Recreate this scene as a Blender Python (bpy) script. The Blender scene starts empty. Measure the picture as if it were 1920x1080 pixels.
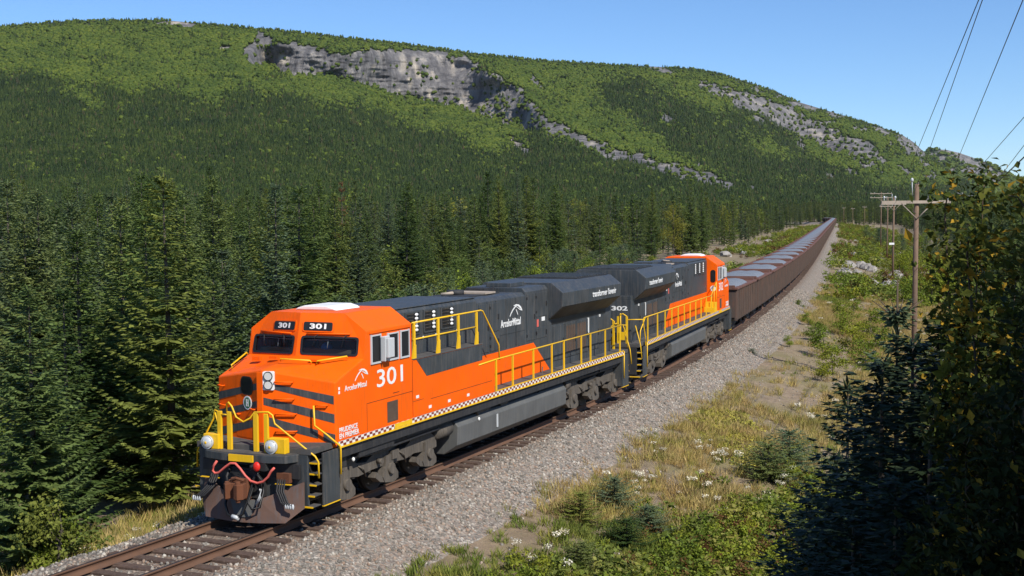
import bpy, math, random
import numpy as np
from mathutils import Vector, Matrix

SC = bpy.context.scene
C = SC.collection
R = math.radians
PI = math.pi

# ------------------------------------------------------------------ camera, sky, sun, exposure
F, PITCH, H, ROLL = 2411.63, -0.0576, 6.425, -0.009
cd = bpy.data.cameras.new('camera'); cam = bpy.data.objects.new('camera', cd); C.objects.link(cam)
cd.sensor_width = 36.0; cd.lens = 36.0 * F / 1920.0; cd.clip_start = 0.1; cd.clip_end = 20000
_c, _s = math.cos(PITCH), math.sin(PITCH)
_f = Vector((0, _c, _s)); _u = Vector((0, -_s, _c)); _r = Vector((1, 0, 0))
_cr, _sr = math.cos(ROLL), math.sin(ROLL)
_r2 = _cr * _r + _sr * _u; _u2 = _cr * _u - _sr * _r
m = Matrix((( _r2.x, _u2.x, -_f.x, 0), (_r2.y, _u2.y, -_f.y, 0), (_r2.z, _u2.z, -_f.z, H), (0, 0, 0, 1)))
cam.matrix_world = m
SC.camera = cam

SUN_AZ = math.atan2(0.570, -0.822); SUN_EL = R(44)
W = bpy.data.worlds.new('World'); SC.world = W; W.use_nodes = True
nt = W.node_tree; nt.nodes.clear()
sky = nt.nodes.new('ShaderNodeTexSky'); sky.sky_type = 'NISHITA'; sky.sun_disc = False
sky.sun_elevation = SUN_EL; sky.sun_rotation = SUN_AZ
sky.altitude = 300; sky.air_density = 0.9; sky.dust_density = 0.0; sky.ozone_density = 10.0
bg = nt.nodes.new('ShaderNodeBackground'); bg.inputs[1].default_value = 0.128
wo = nt.nodes.new('ShaderNodeOutputWorld')
nt.links.new(sky.outputs[0], bg.inputs[0]); nt.links.new(bg.outputs[0], wo.inputs[0])
sd = bpy.data.lights.new('sun', 'SUN'); sd.energy = 5.0; sd.angle = R(0.53); sd.color = (1.0, 0.95, 0.86)
sun = bpy.data.objects.new('sun', sd); C.objects.link(sun)
tosun = Vector((math.sin(SUN_AZ) * math.cos(SUN_EL), math.cos(SUN_AZ) * math.cos(SUN_EL), math.sin(SUN_EL)))
sun.rotation_euler = (-tosun).to_track_quat('-Z', 'Y').to_euler(); sun.location = (20, -30, 60)
vs = SC.view_settings
vs.view_transform = 'Standard'; vs.look = 'None'; vs.exposure = 0.14; vs.gamma = 1.0; vs.use_curve_mapping = False
SC.cycles.max_bounces = 5; SC.cycles.diffuse_bounces = 2; SC.cycles.glossy_bounces = 3
SC.cycles.transmission_bounces = 4; SC.cycles.transparent_max_bounces = 6

# ------------------------------------------------------------------ geometry helpers
def ray(px, py):
    X, Y = px - 960.0, py - 540.0
    x, y = _cr * X + _sr * Y, -_sr * X + _cr * Y
    u = -y / F
    return (x / F, _c - _s * u, _s + _c * u)
def at(px, py, D):
    r = ray(px, py); k = D / r[1]
    return np.array((r[0] * k, D, H + r[2] * k))
def proj(x, y, z):
    z = z - H
    d = _c * y + _s * z; u = -_s * y + _c * z
    X, Y = F * x / d, -F * u / d
    return 960 + _cr * X - _sr * Y, 540 + _sr * X + _cr * Y

def _hash(ix, iy, seed):
    n = (ix.astype(np.int64) * 374761393 + iy.astype(np.int64) * 668265263 + seed * 1442695041) & 0x7fffffff
    n = ((n ^ (n >> 13)) * 1274126177) & 0x7fffffff
    return ((n ^ (n >> 16)) & 0xffff) / 65535.0
def vnoise(x, y, seed=0):
    x = np.asarray(x, float); y = np.asarray(y, float)
    ix = np.floor(x); iy = np.floor(y); fx = x - ix; fy = y - iy
    fx = fx * fx * (3 - 2 * fx); fy = fy * fy * (3 - 2 * fy)
    a = _hash(ix, iy, seed); b = _hash(ix + 1, iy, seed); c = _hash(ix, iy + 1, seed); d = _hash(ix + 1, iy + 1, seed)
    return (a * (1 - fx) + b * fx) * (1 - fy) + (c * (1 - fx) + d * fx) * fy
def fbm(x, y, seed=0, o=4):
    t = 0.0; a = 0.5; n = 0.0
    for k in range(o):
        t = t + a * vnoise(x * 2 ** k, y * 2 ** k, seed + k * 17); n += a; a *= 0.5
    return t / n
def inpoly(px, py, poly):
    px = np.asarray(px, float); py = np.asarray(py, float)
    r = np.zeros(px.shape, bool); n = len(poly)
    for i in range(n):
        x0, y0 = poly[i]; x1, y1 = poly[(i + 1) % n]
        if y0 == y1: continue
        c = ((y0 > py) != (y1 > py)) & (px < (x1 - x0) * (py - y0) / (y1 - y0) + x0)
        r ^= c
    return r

def tag(o, label=None, cat=None, group=None, kind=None):
    if label: o['label'] = label
    if cat: o['category'] = cat
    if group: o['group'] = group
    if kind: o['kind'] = kind
    return o
def empty(name, loc=(0, 0, 0), rz=0.0, parent=None):
    o = bpy.data.objects.new(name, None); C.objects.link(o); o.location = loc; o.rotation_euler = (0, 0, rz)
    o.empty_display_size = 0.2
    if parent: o.parent = parent
    return o
def link(name, me, parent=None, loc=None, rz=None, sc=None):
    o = bpy.data.objects.new(name, me); C.objects.link(o)
    if parent: o.parent = parent
    if loc is not None: o.location = loc
    if rz is not None: o.rotation_euler = (0, 0, rz)
    if sc is not None: o.scale = sc if hasattr(sc, '__len__') else (sc, sc, sc)
    return o
def copy_tree(o, parent=None):
    c = o.copy(); C.objects.link(c); c.parent = parent
    for ch in list(o.children): copy_tree(ch, c)
    return c
def np_mesh(name, V, Fq, mat, smooth=False):
    """V (n,3); Fq int array (m,k) or list of such arrays"""
    me = bpy.data.meshes.new(name)
    V = np.asarray(V, np.float32)
    if not isinstance(Fq, list): Fq = [Fq]
    loops = np.concatenate([np.asarray(f, np.int32).ravel() for f in Fq])
    tot = np.concatenate([np.full(len(f), np.asarray(f).shape[1], np.int32) for f in Fq])
    start = np.concatenate([[0], np.cumsum(tot)[:-1]]).astype(np.int32)
    me.vertices.add(len(V)); me.vertices.foreach_set('co', V.ravel())
    me.loops.add(len(loops)); me.loops.foreach_set('vertex_index', loops)
    me.polygons.add(len(tot)); me.polygons.foreach_set('loop_start', start); me.polygons.foreach_set('loop_total', tot)
    if smooth: me.polygons.foreach_set('use_smooth', np.ones(len(tot), bool))
    me.update(calc_edges=True)
    if mat: me.materials.append(mat)
    return me
def fattr(me, name, vals, dom='POINT'):
    a = me.attributes.new(name, 'FLOAT', dom); a.data.foreach_set('value', np.asarray(vals, np.float32))

SPLIT = {'top_grab', 'hatch_hinge', 'placard', 'reflector', 'piping', 'rear_grab', 'wiper', 'seat', 'brace', 'louver', 'insulator', 'door_screen', 'screen_bar', 'tank_fitting', 'panel_seam', 'door_seam', 'foot_board_edge', 'air_hose', 'cab_handrail', 'end_handrail', 'rear_gate_rail', 'catwalk_rail', 'front_handrail', 'hose_coupling', 'gladhand', 'roof_fitting', 'emblem_mark', 'coupler_pair', 'edge_band', 'leader_shoot', 'cab_steps'}
class MB:
    def __init__(s): s.v = []; s.f = []; s.sm = []
    def add(s, vs, fs, smooth=False):
        b = len(s.v); s.v += [tuple(map(float, v)) for v in vs]
        for f in fs: s.f.append([i + b for i in f]); s.sm.append(smooth)
        return s
    def box(s, x0, x1, y0, y1, z0, z1):
        return s.add([(x0,y0,z0),(x1,y0,z0),(x1,y1,z0),(x0,y1,z0),(x0,y0,z1),(x1,y0,z1),(x1,y1,z1),(x0,y1,z1)],
                     [(0,3,2,1),(4,5,6,7),(0,1,5,4),(1,2,6,5),(2,3,7,6),(3,0,4,7)])
    def prism(s, poly, axis, a, b):
        def P(p, q): return {'x': (q, p[0], p[1]), 'y': (p[0], q, p[1]), 'z': (p[0], p[1], q)}[axis]
        n = len(poly); vs = [P(p, a) for p in poly] + [P(p, b) for p in poly]
        return s.add(vs, [tuple(range(n))[::-1], tuple(range(n, 2 * n))] + [(i, (i + 1) % n, n + (i + 1) % n, n + i) for i in range(n)])
    def tube(s, pts, r, n=6, cap=True):
        pts = [Vector(p) for p in pts]; rings = []; up = Vector((0.13, 0.21, 1)).normalized()
        rr = [float(q) for q in r] if hasattr(r, "__len__") else [float(r)] * len(pts)
        for i, p in enumerate(pts):
            d = (pts[min(i + 1, len(pts) - 1)] - pts[max(i - 1, 0)])
            d = d.normalized() if d.length > 1e-9 else Vector((0, 0, 1))
            a = d.cross(up)
            if a.length < 0.05: a = d.cross(Vector((1, 0.2, 0)))
            a.normalize(); b = d.cross(a)
            rings.append([p + rr[i] * (math.cos(2*PI*k/n) * a + math.sin(2*PI*k/n) * b) for k in range(n)])
        vs = [v for q in rings for v in q]; fs = []
        for i in range(len(rings) - 1):
            for k in range(n): fs.append((i*n+k, i*n+(k+1)%n, (i+1)*n+(k+1)%n, (i+1)*n+k))
        s.add(vs, fs, True)
        if cap:
            b = len(s.v) - len(vs); s.f.append([b + k for k in range(n)][::-1]); s.sm.append(False)
            e = len(s.v) - n; s.f.append([e + k for k in range(n)]); s.sm.append(False)
        return s
    def cyl(s, p0, p1, r, n=16, r1=None): return s.tube([p0, p1], [r, r if r1 is None else r1], n)
    def ball(s, c, rx, ry, rz, nu=10, nv=6, zmin=-1.0):
        vs = []; fs = []
        for j in range(nv + 1):
            th = -PI/2 + PI * j / nv; zz = max(math.sin(th), zmin)
            for i in range(nu):
                ph = 2*PI*i/nu; vs.append((c[0]+rx*math.cos(th)*math.cos(ph), c[1]+ry*math.cos(th)*math.sin(ph), c[2]+rz*zz))
        for j in range(nv):
            for i in range(nu): fs.append((j*nu+i, j*nu+(i+1)%nu, (j+1)*nu+(i+1)%nu, (j+1)*nu+i))
        return s.add(vs, fs, True)
    def slab(s, O, u, v, poly, t):
        """2D polygon in plane (O,u,v), thickness t along u x v"""
        O, u, v = Vector(O), Vector(u), Vector(v); n = u.cross(v).normalized()
        k = len(poly); vs = [O + u*p[0] + v*p[1] for p in poly]; vs += [q + n*t for q in vs]
        return s.add(vs, [tuple(range(k))[::-1], tuple(range(k, 2*k))] + [(i, (i+1)%k, k+(i+1)%k, k+i) for i in range(k)])
    def pieces(s):
        par = list(range(len(s.v)))
        def find(i):
            while par[i] != i: par[i] = par[par[i]]; i = par[i]
            return i
        for f in s.f:
            a = find(f[0])
            for i in f[1:]: par[find(i)] = a
        groups = {}
        for f, sm in zip(s.f, s.sm): groups.setdefault(find(f[0]), []).append((f, sm))
        out = []
        for g in groups.values():
            q = MB(); mp = {}
            for f, sm in g:
                nf = []
                for i in f:
                    if i not in mp: mp[i] = len(q.v); q.v.append(s.v[i])
                    nf.append(mp[i])
                q.f.append(nf); q.sm.append(sm)
            out.append(q)
        return out
    def build(s, name, mat, parent=None, bevel=0, loc=None):
        if name in SPLIT and parent is not None:
            ps = s.pieces()
            if len(ps) > 1:
                r = [p._build(name, mat, parent, bevel, loc) for p in ps]
                return r[0]
        return s._build(name, mat, parent, bevel, loc)
    def _build(s, name, mat, parent=None, bevel=0, loc=None):
        me = bpy.data.meshes.new(name); me.from_pydata(s.v, [], s.f); me.materials.append(mat)
        me.polygons.foreach_set('use_smooth', np.array(s.sm, bool)); me.update()
        o = link(name, me, parent, loc)
        if bevel:
            md = o.modifiers.new('bevel', 'BEVEL'); md.width = bevel; md.segments = 2; md.limit_method = 'ANGLE'; md.angle_limit = R(35)
        return o
def rrect(x0, x1, y0, y1, r, n=4):
    out = []
    for cx, cy, a in ((x1-r, y0+r, -PI/2), (x1-r, y1-r, 0), (x0+r, y1-r, PI/2), (x0+r, y0+r, PI)):
        for k in range(n + 1): out.append((cx + r*math.cos(a + PI/2*k/n), cy + r*math.sin(a + PI/2*k/n)))
    return out
def text(name, s, O, u, v, w, h, mat, parent, bold=0.0, shear=0.0):
    cu = bpy.data.curves.new('t', 'FONT'); cu.body = s; cu.offset = bold; cu.shear = shear; cu.resolution_u = 3; cu.extrude = 0.01
    to = bpy.data.objects.new('t', cu); C.objects.link(to)
    dg = bpy.context.evaluated_depsgraph_get(); me = bpy.data.meshes.new_from_object(to.evaluated_get(dg))
    bpy.data.objects.remove(to); bpy.data.curves.remove(cu)
    n = len(me.vertices); co = np.zeros(n * 3, np.float32); me.vertices.foreach_get('co', co); co = co.reshape(-1, 3)
    mn = co.min(0); mx = co.max(0); q = (co - mn) / np.maximum(mx - mn, 1e-6)
    O, u, v = np.array(O, float), np.array(Vector(u).normalized()), np.array(Vector(v).normalized()); nn = np.cross(u, v)
    P = O + np.outer(q[:, 0] * w, u) + np.outer(q[:, 1] * h, v) + np.outer(0.002 + q[:, 2] * 0.004, nn)
    me.vertices.foreach_set('co', P.astype(np.float32).ravel()); me.materials.clear(); me.materials.append(mat); me.update()
    return link(name, me, parent)

# ------------------------------------------------------------------ materials
MATS = {}
def _nodes(name):
    mt = bpy.data.materials.new(name); mt.use_nodes = True; n = mt.node_tree; n.nodes.clear()
    o = n.nodes.new('ShaderNodeOutputMaterial'); b = n.nodes.new('ShaderNodeBsdfPrincipled'); n.links.new(b.outputs[0], o.inputs[0])
    MATS[name] = mt
    return mt, n, b, o
def noise(n, scale, detail=4, rough=0.6, vec=None, coord='Object', vscale=None):
    t = n.nodes.new('ShaderNodeTexNoise'); t.inputs['Scale'].default_value = scale; t.inputs['Detail'].default_value = detail; t.inputs['Roughness'].default_value = rough
    if vec is None:
        tc = n.nodes.new('ShaderNodeTexCoord'); vec = tc.outputs[coord]
    if vscale:
        mp = n.nodes.new('ShaderNodeMapping'); mp.inputs['Scale'].default_value = vscale; n.links.new(vec, mp.inputs[0]); vec = mp.outputs[0]
    n.links.new(vec, t.inputs['Vector']); return t.outputs['Fac']
def ramp(n, fac, stops):
    r = n.nodes.new('ShaderNodeValToRGB'); e = r.color_ramp.elements
    while len(e) < len(stops): e.new(0.5)
    for k, (p, c) in enumerate(stops):
        e[k].position = p; e[k].color = (*c, 1) if len(c) == 3 else c
    n.links.new(fac, r.inputs[0]); return r.outputs[0]
def mix(n, fac, a, b, mode='MIX'):
    x = n.nodes.new('ShaderNodeMix'); x.data_type = 'RGBA'; x.blend_type = mode
    for sock, val in ((x.inputs[0], fac), (x.inputs[6], a), (x.inputs[7], b)):
        if isinstance(val, (int, float)): sock.default_value = val
        elif isinstance(val, tuple): sock.default_value = (*val, 1)
        else: n.links.new(val, sock)
    return x.outputs[2]
def bump(n, h, b, strength=0.3, dist=0.02):
    x = n.nodes.new('ShaderNodeBump'); x.inputs['Strength'].default_value = strength; x.inputs['Distance'].default_value = dist
    n.links.new(h, x.inputs['Height']); n.links.new(x.outputs[0], b.inputs['Normal'])
def paint(name, col, rough=0.4, wear=0.25, dirt=(0.16, 0.13, 0.1), dirtamt=0.25, metal=0.0, scale=1.3, bmp=0.0, streak=True, spec=0.5):
    mt, n, b, o = _nodes(name); b.inputs['Specular IOR Level'].default_value = spec
    f1 = noise(n, scale, 6, 0.65)
    f2 = noise(n, 2.2, 5, 0.7, vscale=(6, 6, 0.5)) if streak else noise(n, 5, 5, 0.7)
    dark = tuple(c * (1 - wear) for c in col); lite = tuple(min(c * (1 + wear * 0.4), 1) for c in col)
    c1 = ramp(n, f1, [(0.3, dark), (0.7, lite)])
    m2 = ramp(n, f2, [(0.46, (0, 0, 0)), (0.78, (dirtamt,) * 3)])
    c2 = mix(n, m2, c1, dirt)
    n.links.new(c2, b.inputs['Base Color'])
    r = ramp(n, f1, [(0.3, (rough,) * 3), (0.75, (min(rough + 0.2, 1),) * 3)]); n.links.new(r, b.inputs['Roughness'])
    b.inputs['Metallic'].default_value = metal
    if bmp: bump(n, noise(n, 14, 4), b, bmp, 0.01)
    return mt
paint('orange', (0.95, 0.125, 0.001), 0.42, 0.12, (0.40, 0.10, 0.025), 0.40, spec=0.15)
paint('grey', (0.042, 0.050, 0.056), 0.42, 0.30, (0.17, 0.145, 0.12), 0.55)
paint('yellow', (0.85, 0.50, 0.008), 0.4, 0.12, (0.3, 0.2, 0.06), 0.25)
paint('deck', (0.075, 0.072, 0.07), 0.8, 0.3, (0.16, 0.13, 0.1), 0.5, streak=False)
paint('truckgrey', (0.088, 0.075, 0.061), 0.75, 0.3, (0.22, 0.18, 0.14), 0.6, bmp=0.4)
paint('tankgrey', (0.10, 0.102, 0.10), 0.6, 0.2, (0.17, 0.16, 0.14), 0.5)
paint('darkmetal', (0.022, 0.022, 0.024), 0.6, 0.3, (0.09, 0.08, 0.07), 0.4)
paint('rust', (0.15, 0.05, 0.02), 0.85, 0.4, (0.12, 0.05, 0.025), 0.7, bmp=0.5, streak=False)
paint('plow', (0.15, 0.085, 0.062), 0.7, 0.3, (0.10, 0.10, 0.105), 0.8, scale=1.0)
paint('white', (0.8, 0.8, 0.78), 0.45, 0.05, (0.5, 0.47, 0.42), 0.2)
paint('frost', (0.52, 0.54, 0.55), 0.3, 0.05, (0.4, 0.4, 0.4), 0.2)
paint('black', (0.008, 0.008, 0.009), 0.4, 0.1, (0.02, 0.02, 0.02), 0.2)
paint('red', (0.75, 0.02, 0.01), 0.4, 0.1)
paint('redhose', (0.72, 0.13, 0.10), 0.5, 0.15)
paint('green', (0.02, 0.16, 0.07), 0.4, 0.1)
paint('lens', (0.75, 0.75, 0.72), 0.12, 0.03, dirtamt=0.05, metal=0.3)
paint('brownmesh', (0.09, 0.055, 0.035), 0.8, 0.3, streak=False)
paint('wagonrib', (0.105, 0.075, 0.06), 0.85, 0.3, (0.2, 0.09, 0.055), 0.6)
paint('wagonbody', (0.066, 0.050, 0.041), 0.8, 0.35, (0.16, 0.07, 0.045), 0.7)
paint('wagonrim', (0.165, 0.072, 0.05), 0.8, 0.35, (0.10, 0.07, 0.06), 0.6, streak=False)
paint('pole', (0.20, 0.13, 0.085), 0.85, 0.35, (0.10, 0.065, 0.045), 0.7, bmp=0.4)
paint('arm', (0.40, 0.33, 0.26), 0.85, 0.25, (0.2, 0.16, 0.12), 0.5)
paint('wire', (0.03, 0.03, 0.035), 0.5, 0.1)
paint('sleeper', (0.085, 0.052, 0.038), 0.9, 0.45, (0.17, 0.12, 0.09), 0.7, bmp=0.6, scale=3)
paint('railrust', (0.135, 0.068, 0.038), 0.7, 0.3, (0.11, 0.06, 0.04), 0.6, streak=False)
paint('railtop', (0.10, 0.08, 0.065), 0.35, 0.2, (0.15, 0.08, 0.05), 0.4, metal=0.6, streak=False)
paint('bark', (0.11, 0.09, 0.073), 0.9, 0.4, (0.06, 0.05, 0.04), 0.6, bmp=0.6)
paint('interior', (0.30, 0.22, 0.13), 0.8, 0.3, streak=False)
paint('blue', (0.02, 0.2, 0.65), 0.4, 0.05)
paint('stem', (0.10, 0.07, 0.045), 0.9, 0.3)
mt, n, b, o = _nodes('glass')
b.inputs['Base Color'].default_value = (0.012, 0.016, 0.022, 1); b.inputs['Roughness'].default_value = 0.06; b.inputs['IOR'].default_value = 1.5
tr = n.nodes.new('ShaderNodeBsdfTransparent'); tr.inputs[0].default_value = (0.75, 0.8, 0.82, 1); mx = n.nodes.new('ShaderNodeMixShader'); mx.inputs[0].default_value = 0.35
n.links.new(tr.outputs[0], mx.inputs[1]); n.links.new(b.outputs[0], mx.inputs[2]); n.links.new(mx.outputs[0], o.inputs[0])
# chequered reflective sill band: two rows of dark red and white squares
def sillmat(name, base):
    mt, n, b, o = _nodes(name)
    tc = n.nodes.new('ShaderNodeTexCoord'); mp = n.nodes.new('ShaderNodeMapping'); mp.inputs['Scale'].default_value = (0, 1 / 0.125, 1 / 0.055); mp.inputs['Location'].default_value = (0.5, 0, 0.02 - 1.53 / 0.055)
    n.links.new(tc.outputs['Object'], mp.inputs[0])
    ck = n.nodes.new('ShaderNodeTexChecker'); ck.inputs['Scale'].default_value = 1.0
    ck.inputs[1].default_value = (0.22, 0.03, 0.015, 1); ck.inputs[2].default_value = base
    n.links.new(mp.outputs[0], ck.inputs[0])
    f = noise(n, 3, 4); c = mix(n, ramp(n, f, [(0.55, (0, 0, 0)), (0.8, (0.5,) * 3)]), ck.outputs[0], (0.3, 0.2, 0.12))
    n.links.new(c, b.inputs['Base Color']); b.inputs['Roughness'].default_value = 0.5
sillmat('sill', (0.75, 0.72, 0.66, 1)); 
# ore
mt, n, b, o = _nodes('ore')
f = noise(n, 18, 5, 0.7); c = ramp(n, f, [(0.3, (0.13, 0.145, 0.165)), (0.7, (0.25, 0.275, 0.31))]); n.links.new(c, b.inputs['Base Color']); b.inputs['Roughness'].default_value = 0.6
bump(n, f, b, 0.6, 0.05)
# ballast sheet
def gravelmat(name, stops, sc):
    mt, n, b, o = _nodes(name)
    tc = n.nodes.new('ShaderNodeTexCoord'); v = n.nodes.new('ShaderNodeTexVoronoi'); v.inputs['Scale'].default_value = sc
    n.links.new(tc.outputs['Object'], v.inputs['Vector'])
    sep = n.nodes.new('ShaderNodeSeparateColor'); n.links.new(v.outputs['Color'], sep.inputs[0])
    c = ramp(n, sep.outputs[0], stops)
    ra = n.nodes.new('ShaderNodeAttribute'); ra.attribute_name = 'rustband'; c = mix(n, ra.outputs['Fac'], c, (0.17, 0.10, 0.06))
    f = noise(n, 0.5, 4); c = mix(n, ramp(n, f, [(0.35, (0, 0, 0)), (0.75, (0.55,) * 3)]), c, (0.21, 0.165, 0.13))
    n.links.new(c, b.inputs['Base Color']); b.inputs['Roughness'].default_value = 0.9
    bump(n, v.outputs['Distance'], b, 1.0, 0.04)
GRAV = [(0.0, (0.10, 0.09, 0.076)), (0.3, (0.19, 0.172, 0.147)), (0.55, (0.28, 0.255, 0.217)), (0.75, (0.27, 0.18, 0.125)), (1.0, (0.46, 0.43, 0.37))]
gravelmat('ballast', GRAV, 17)
mt, n, b, o = _nodes('stone')
oi = n.nodes.new('ShaderNodeObjectInfo'); n.links.new(ramp(n, oi.outputs['Random'], [(p, c) for p, c in GRAV]), b.inputs['Base Color']); b.inputs['Roughness'].default_value = 0.85
# foliage
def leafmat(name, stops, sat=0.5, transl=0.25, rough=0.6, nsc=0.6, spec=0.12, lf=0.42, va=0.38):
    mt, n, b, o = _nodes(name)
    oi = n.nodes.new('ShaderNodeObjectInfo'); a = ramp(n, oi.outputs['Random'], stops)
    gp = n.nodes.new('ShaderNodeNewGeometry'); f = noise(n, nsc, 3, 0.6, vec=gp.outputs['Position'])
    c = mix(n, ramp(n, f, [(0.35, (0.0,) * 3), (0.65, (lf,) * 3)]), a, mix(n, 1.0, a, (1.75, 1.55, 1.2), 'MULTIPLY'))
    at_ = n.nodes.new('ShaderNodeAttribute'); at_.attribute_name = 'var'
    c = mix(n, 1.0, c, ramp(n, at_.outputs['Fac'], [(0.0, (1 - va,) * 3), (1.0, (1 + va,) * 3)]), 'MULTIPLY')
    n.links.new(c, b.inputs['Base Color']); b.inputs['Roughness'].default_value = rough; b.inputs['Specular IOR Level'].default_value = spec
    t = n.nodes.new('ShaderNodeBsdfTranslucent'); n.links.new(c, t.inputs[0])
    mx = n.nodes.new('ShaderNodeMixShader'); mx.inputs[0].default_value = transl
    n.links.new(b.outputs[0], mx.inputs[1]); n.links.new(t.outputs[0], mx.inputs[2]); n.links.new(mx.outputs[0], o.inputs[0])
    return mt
leafmat('needle', [(0.0, (0.046, 0.080, 0.022)), (0.25, (0.095, 0.142, 0.036)), (0.5, (0.115, 0.165, 0.054)), (0.78, (0.160, 0.190, 0.044)), (1.0, (0.135, 0.178, 0.080))], transl=0.25, nsc=.25)
leafmat('needleblue', [(0.0, (0.085, 0.128, 0.062)), (1.0, (0.112, 0.152, 0.084))], transl=0.15)
leafmat('needleshade', [(0.0, (0.016, 0.028, 0.013)), (1.0, (0.028, 0.044, 0.024))], transl=0.12)  # darkened needle copy: the thicket's shade is put into the colour
leafmat('aldershade', [(0.0, (0.018, 0.027, 0.008)), (1.0, (0.035, 0.042, 0.010))], transl=0.2, nsc=3)  # alder leaves of the lower bushes, shade mixed into their colour
leafmat('birchleaf', [(0.0, (0.10, 0.14, 0.025)), (0.6, (0.13, 0.165, 0.028)), (1.0, (0.19, 0.18, 0.03))], transl=0.3)
leafmat('needlebrown', [(0.0, (0.15, 0.07, 0.035)), (1.0, (0.12, 0.075, 0.04))], transl=0.15)
leafmat('hillneedle', [(0.0, (0.010, 0.022, 0.008)), (0.3, (0.019, 0.036, 0.011)), (0.7, (0.029, 0.049, 0.014)), (0.93, (0.042, 0.062, 0.018)), (1.0, (0.052, 0.045, 0.027))], transl=0.1, nsc=0.012, lf=.8, va=.25)
leafmat('hillleaf', [(0.0, (0.040, 0.068, 0.013)), (0.5, (0.060, 0.091, 0.016)), (1.0, (0.086, 0.114, 0.019))], transl=0.1, nsc=0.010, lf=.6, va=.08)
leafmat('leaf', [(0.0, (0.10, 0.15, 0.02)), (0.5, (0.16, 0.21, 0.025)), (0.8, (0.22, 0.235, 0.025)), (1.0, (0.11, 0.14, 0.04))], transl=0.3)
leafmat('alder', [(0.0, (0.05, 0.07, 0.014)), (0.6, (0.075, 0.09, 0.016)), (1.0, (0.11, 0.11, 0.016))], transl=0.3, nsc=3)
leafmat('yellowleaf', [(0.0, (0.30, 0.19, 0.02)), (1.0, (0.36, 0.25, 0.04))], transl=0.3, nsc=3)
leafmat('redshrub', [(0.0, (0.11, 0.05, 0.02)), (1.0, (0.13, 0.075, 0.03))], transl=0.25)
leafmat('drygrass', [(0.0, (0.28, 0.20, 0.085)), (0.4, (0.42, 0.33, 0.15)), (0.75, (0.34, 0.29, 0.09)), (1.0, (0.19, 0.20, 0.05))], transl=0.25, nsc=1)
leafmat('greengrass', [(0.0, (0.10, 0.15, 0.03)), (0.6, (0.17, 0.20, 0.045)), (1.0, (0.24, 0.23, 0.06))], transl=0.3, nsc=1)
leafmat('petal', [(0.0, (0.55, 0.53, 0.42)), (1.0, (0.72, 0.70, 0.60))], transl=0.2, nsc=3)
leafmat('moss', [(0.0, (0.26, 0.27, 0.05)), (1.0, (0.40, 0.36, 0.08))], transl=0.2, nsc=1)
# ground
mt, n, b, o = _nodes('ground')
f1 = noise(n, 0.35, 6, 0.65); f2 = noise(n, 2.1, 6, 0.7); f3 = noise(n, 22, 5, 0.75)
c = ramp(n, f2, [(0.3, (0.18, 0.13, 0.085)), (0.5, (0.31, 0.23, 0.15)), (0.7, (0.39, 0.295, 0.19))])
c = mix(n, ramp(n, f1, [(0.42, (0, 0, 0)), (0.62, (0.8,) * 3)]), c, (0.22, 0.19, 0.075))
c = mix(n, ramp(n, f3, [(0.3, (0.75,) * 3), (0.6, (0, 0, 0))]), c, (0.14, 0.11, 0.075))
n.links.new(c, b.inputs['Base Color']); b.inputs['Roughness'].default_value = 0.95; bump(n, f3, b, 0.8, 0.06)
# rock
mt, n, b, o = _nodes('rock')
f1 = noise(n, 0.8, 6, 0.7); n.links.new(ramp(n, f1, [(0.3, (0.17, 0.15, 0.13)), (0.55, (0.33, 0.31, 0.285)), (0.75, (0.5, 0.48, 0.45))]), b.inputs['Base Color']); b.inputs['Roughness'].default_value = 0.9
bump(n, noise(n, 5, 6, 0.7), b, 0.7, 0.1)
# hillside: forest floor mixed with bare rock by the mesh's own rock attribute
mt, n, b, o = _nodes('hill')
at_ = n.nodes.new('ShaderNodeAttribute'); at_.attribute_name = 'rock'
fl = noise(n, 0.02, 5, 0.7); floor = ramp(n, fl, [(0.35, (0.022, 0.036, 0.012)), (0.7, (0.045, 0.062, 0.018))])
r1 = noise(n, 0.016, 8, 0.74, vscale=(1.6, 1.6, 0.6)); r2 = noise(n, 0.045, 6, 0.75, vscale=(1.6, 1.6, 0.4))
rc = ramp(n, r1, [(0.36, (0.08, 0.076, 0.078)), (0.47, (0.155, 0.147, 0.147)), (0.56, (0.25, 0.235, 0.222)), (0.65, (0.46, 0.40, 0.33))])
rc = mix(n, ramp(n, r2, [(0.34, (0.7,) * 3), (0.52, (0, 0, 0))]), rc, (0.045, 0.043, 0.046))
at2 = n.nodes.new('ShaderNodeAttribute'); at2.attribute_name = 'pale'
rc = mix(n, at2.outputs['Fac'], rc, (0.52, 0.45, 0.36))
n.links.new(mix(n, at_.outputs['Fac'], floor, rc), b.inputs['Base Color']); b.inputs['Roughness'].default_value = 0.95
bump(n, r2, b, 1.0, 9.0)
M = MATS
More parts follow.
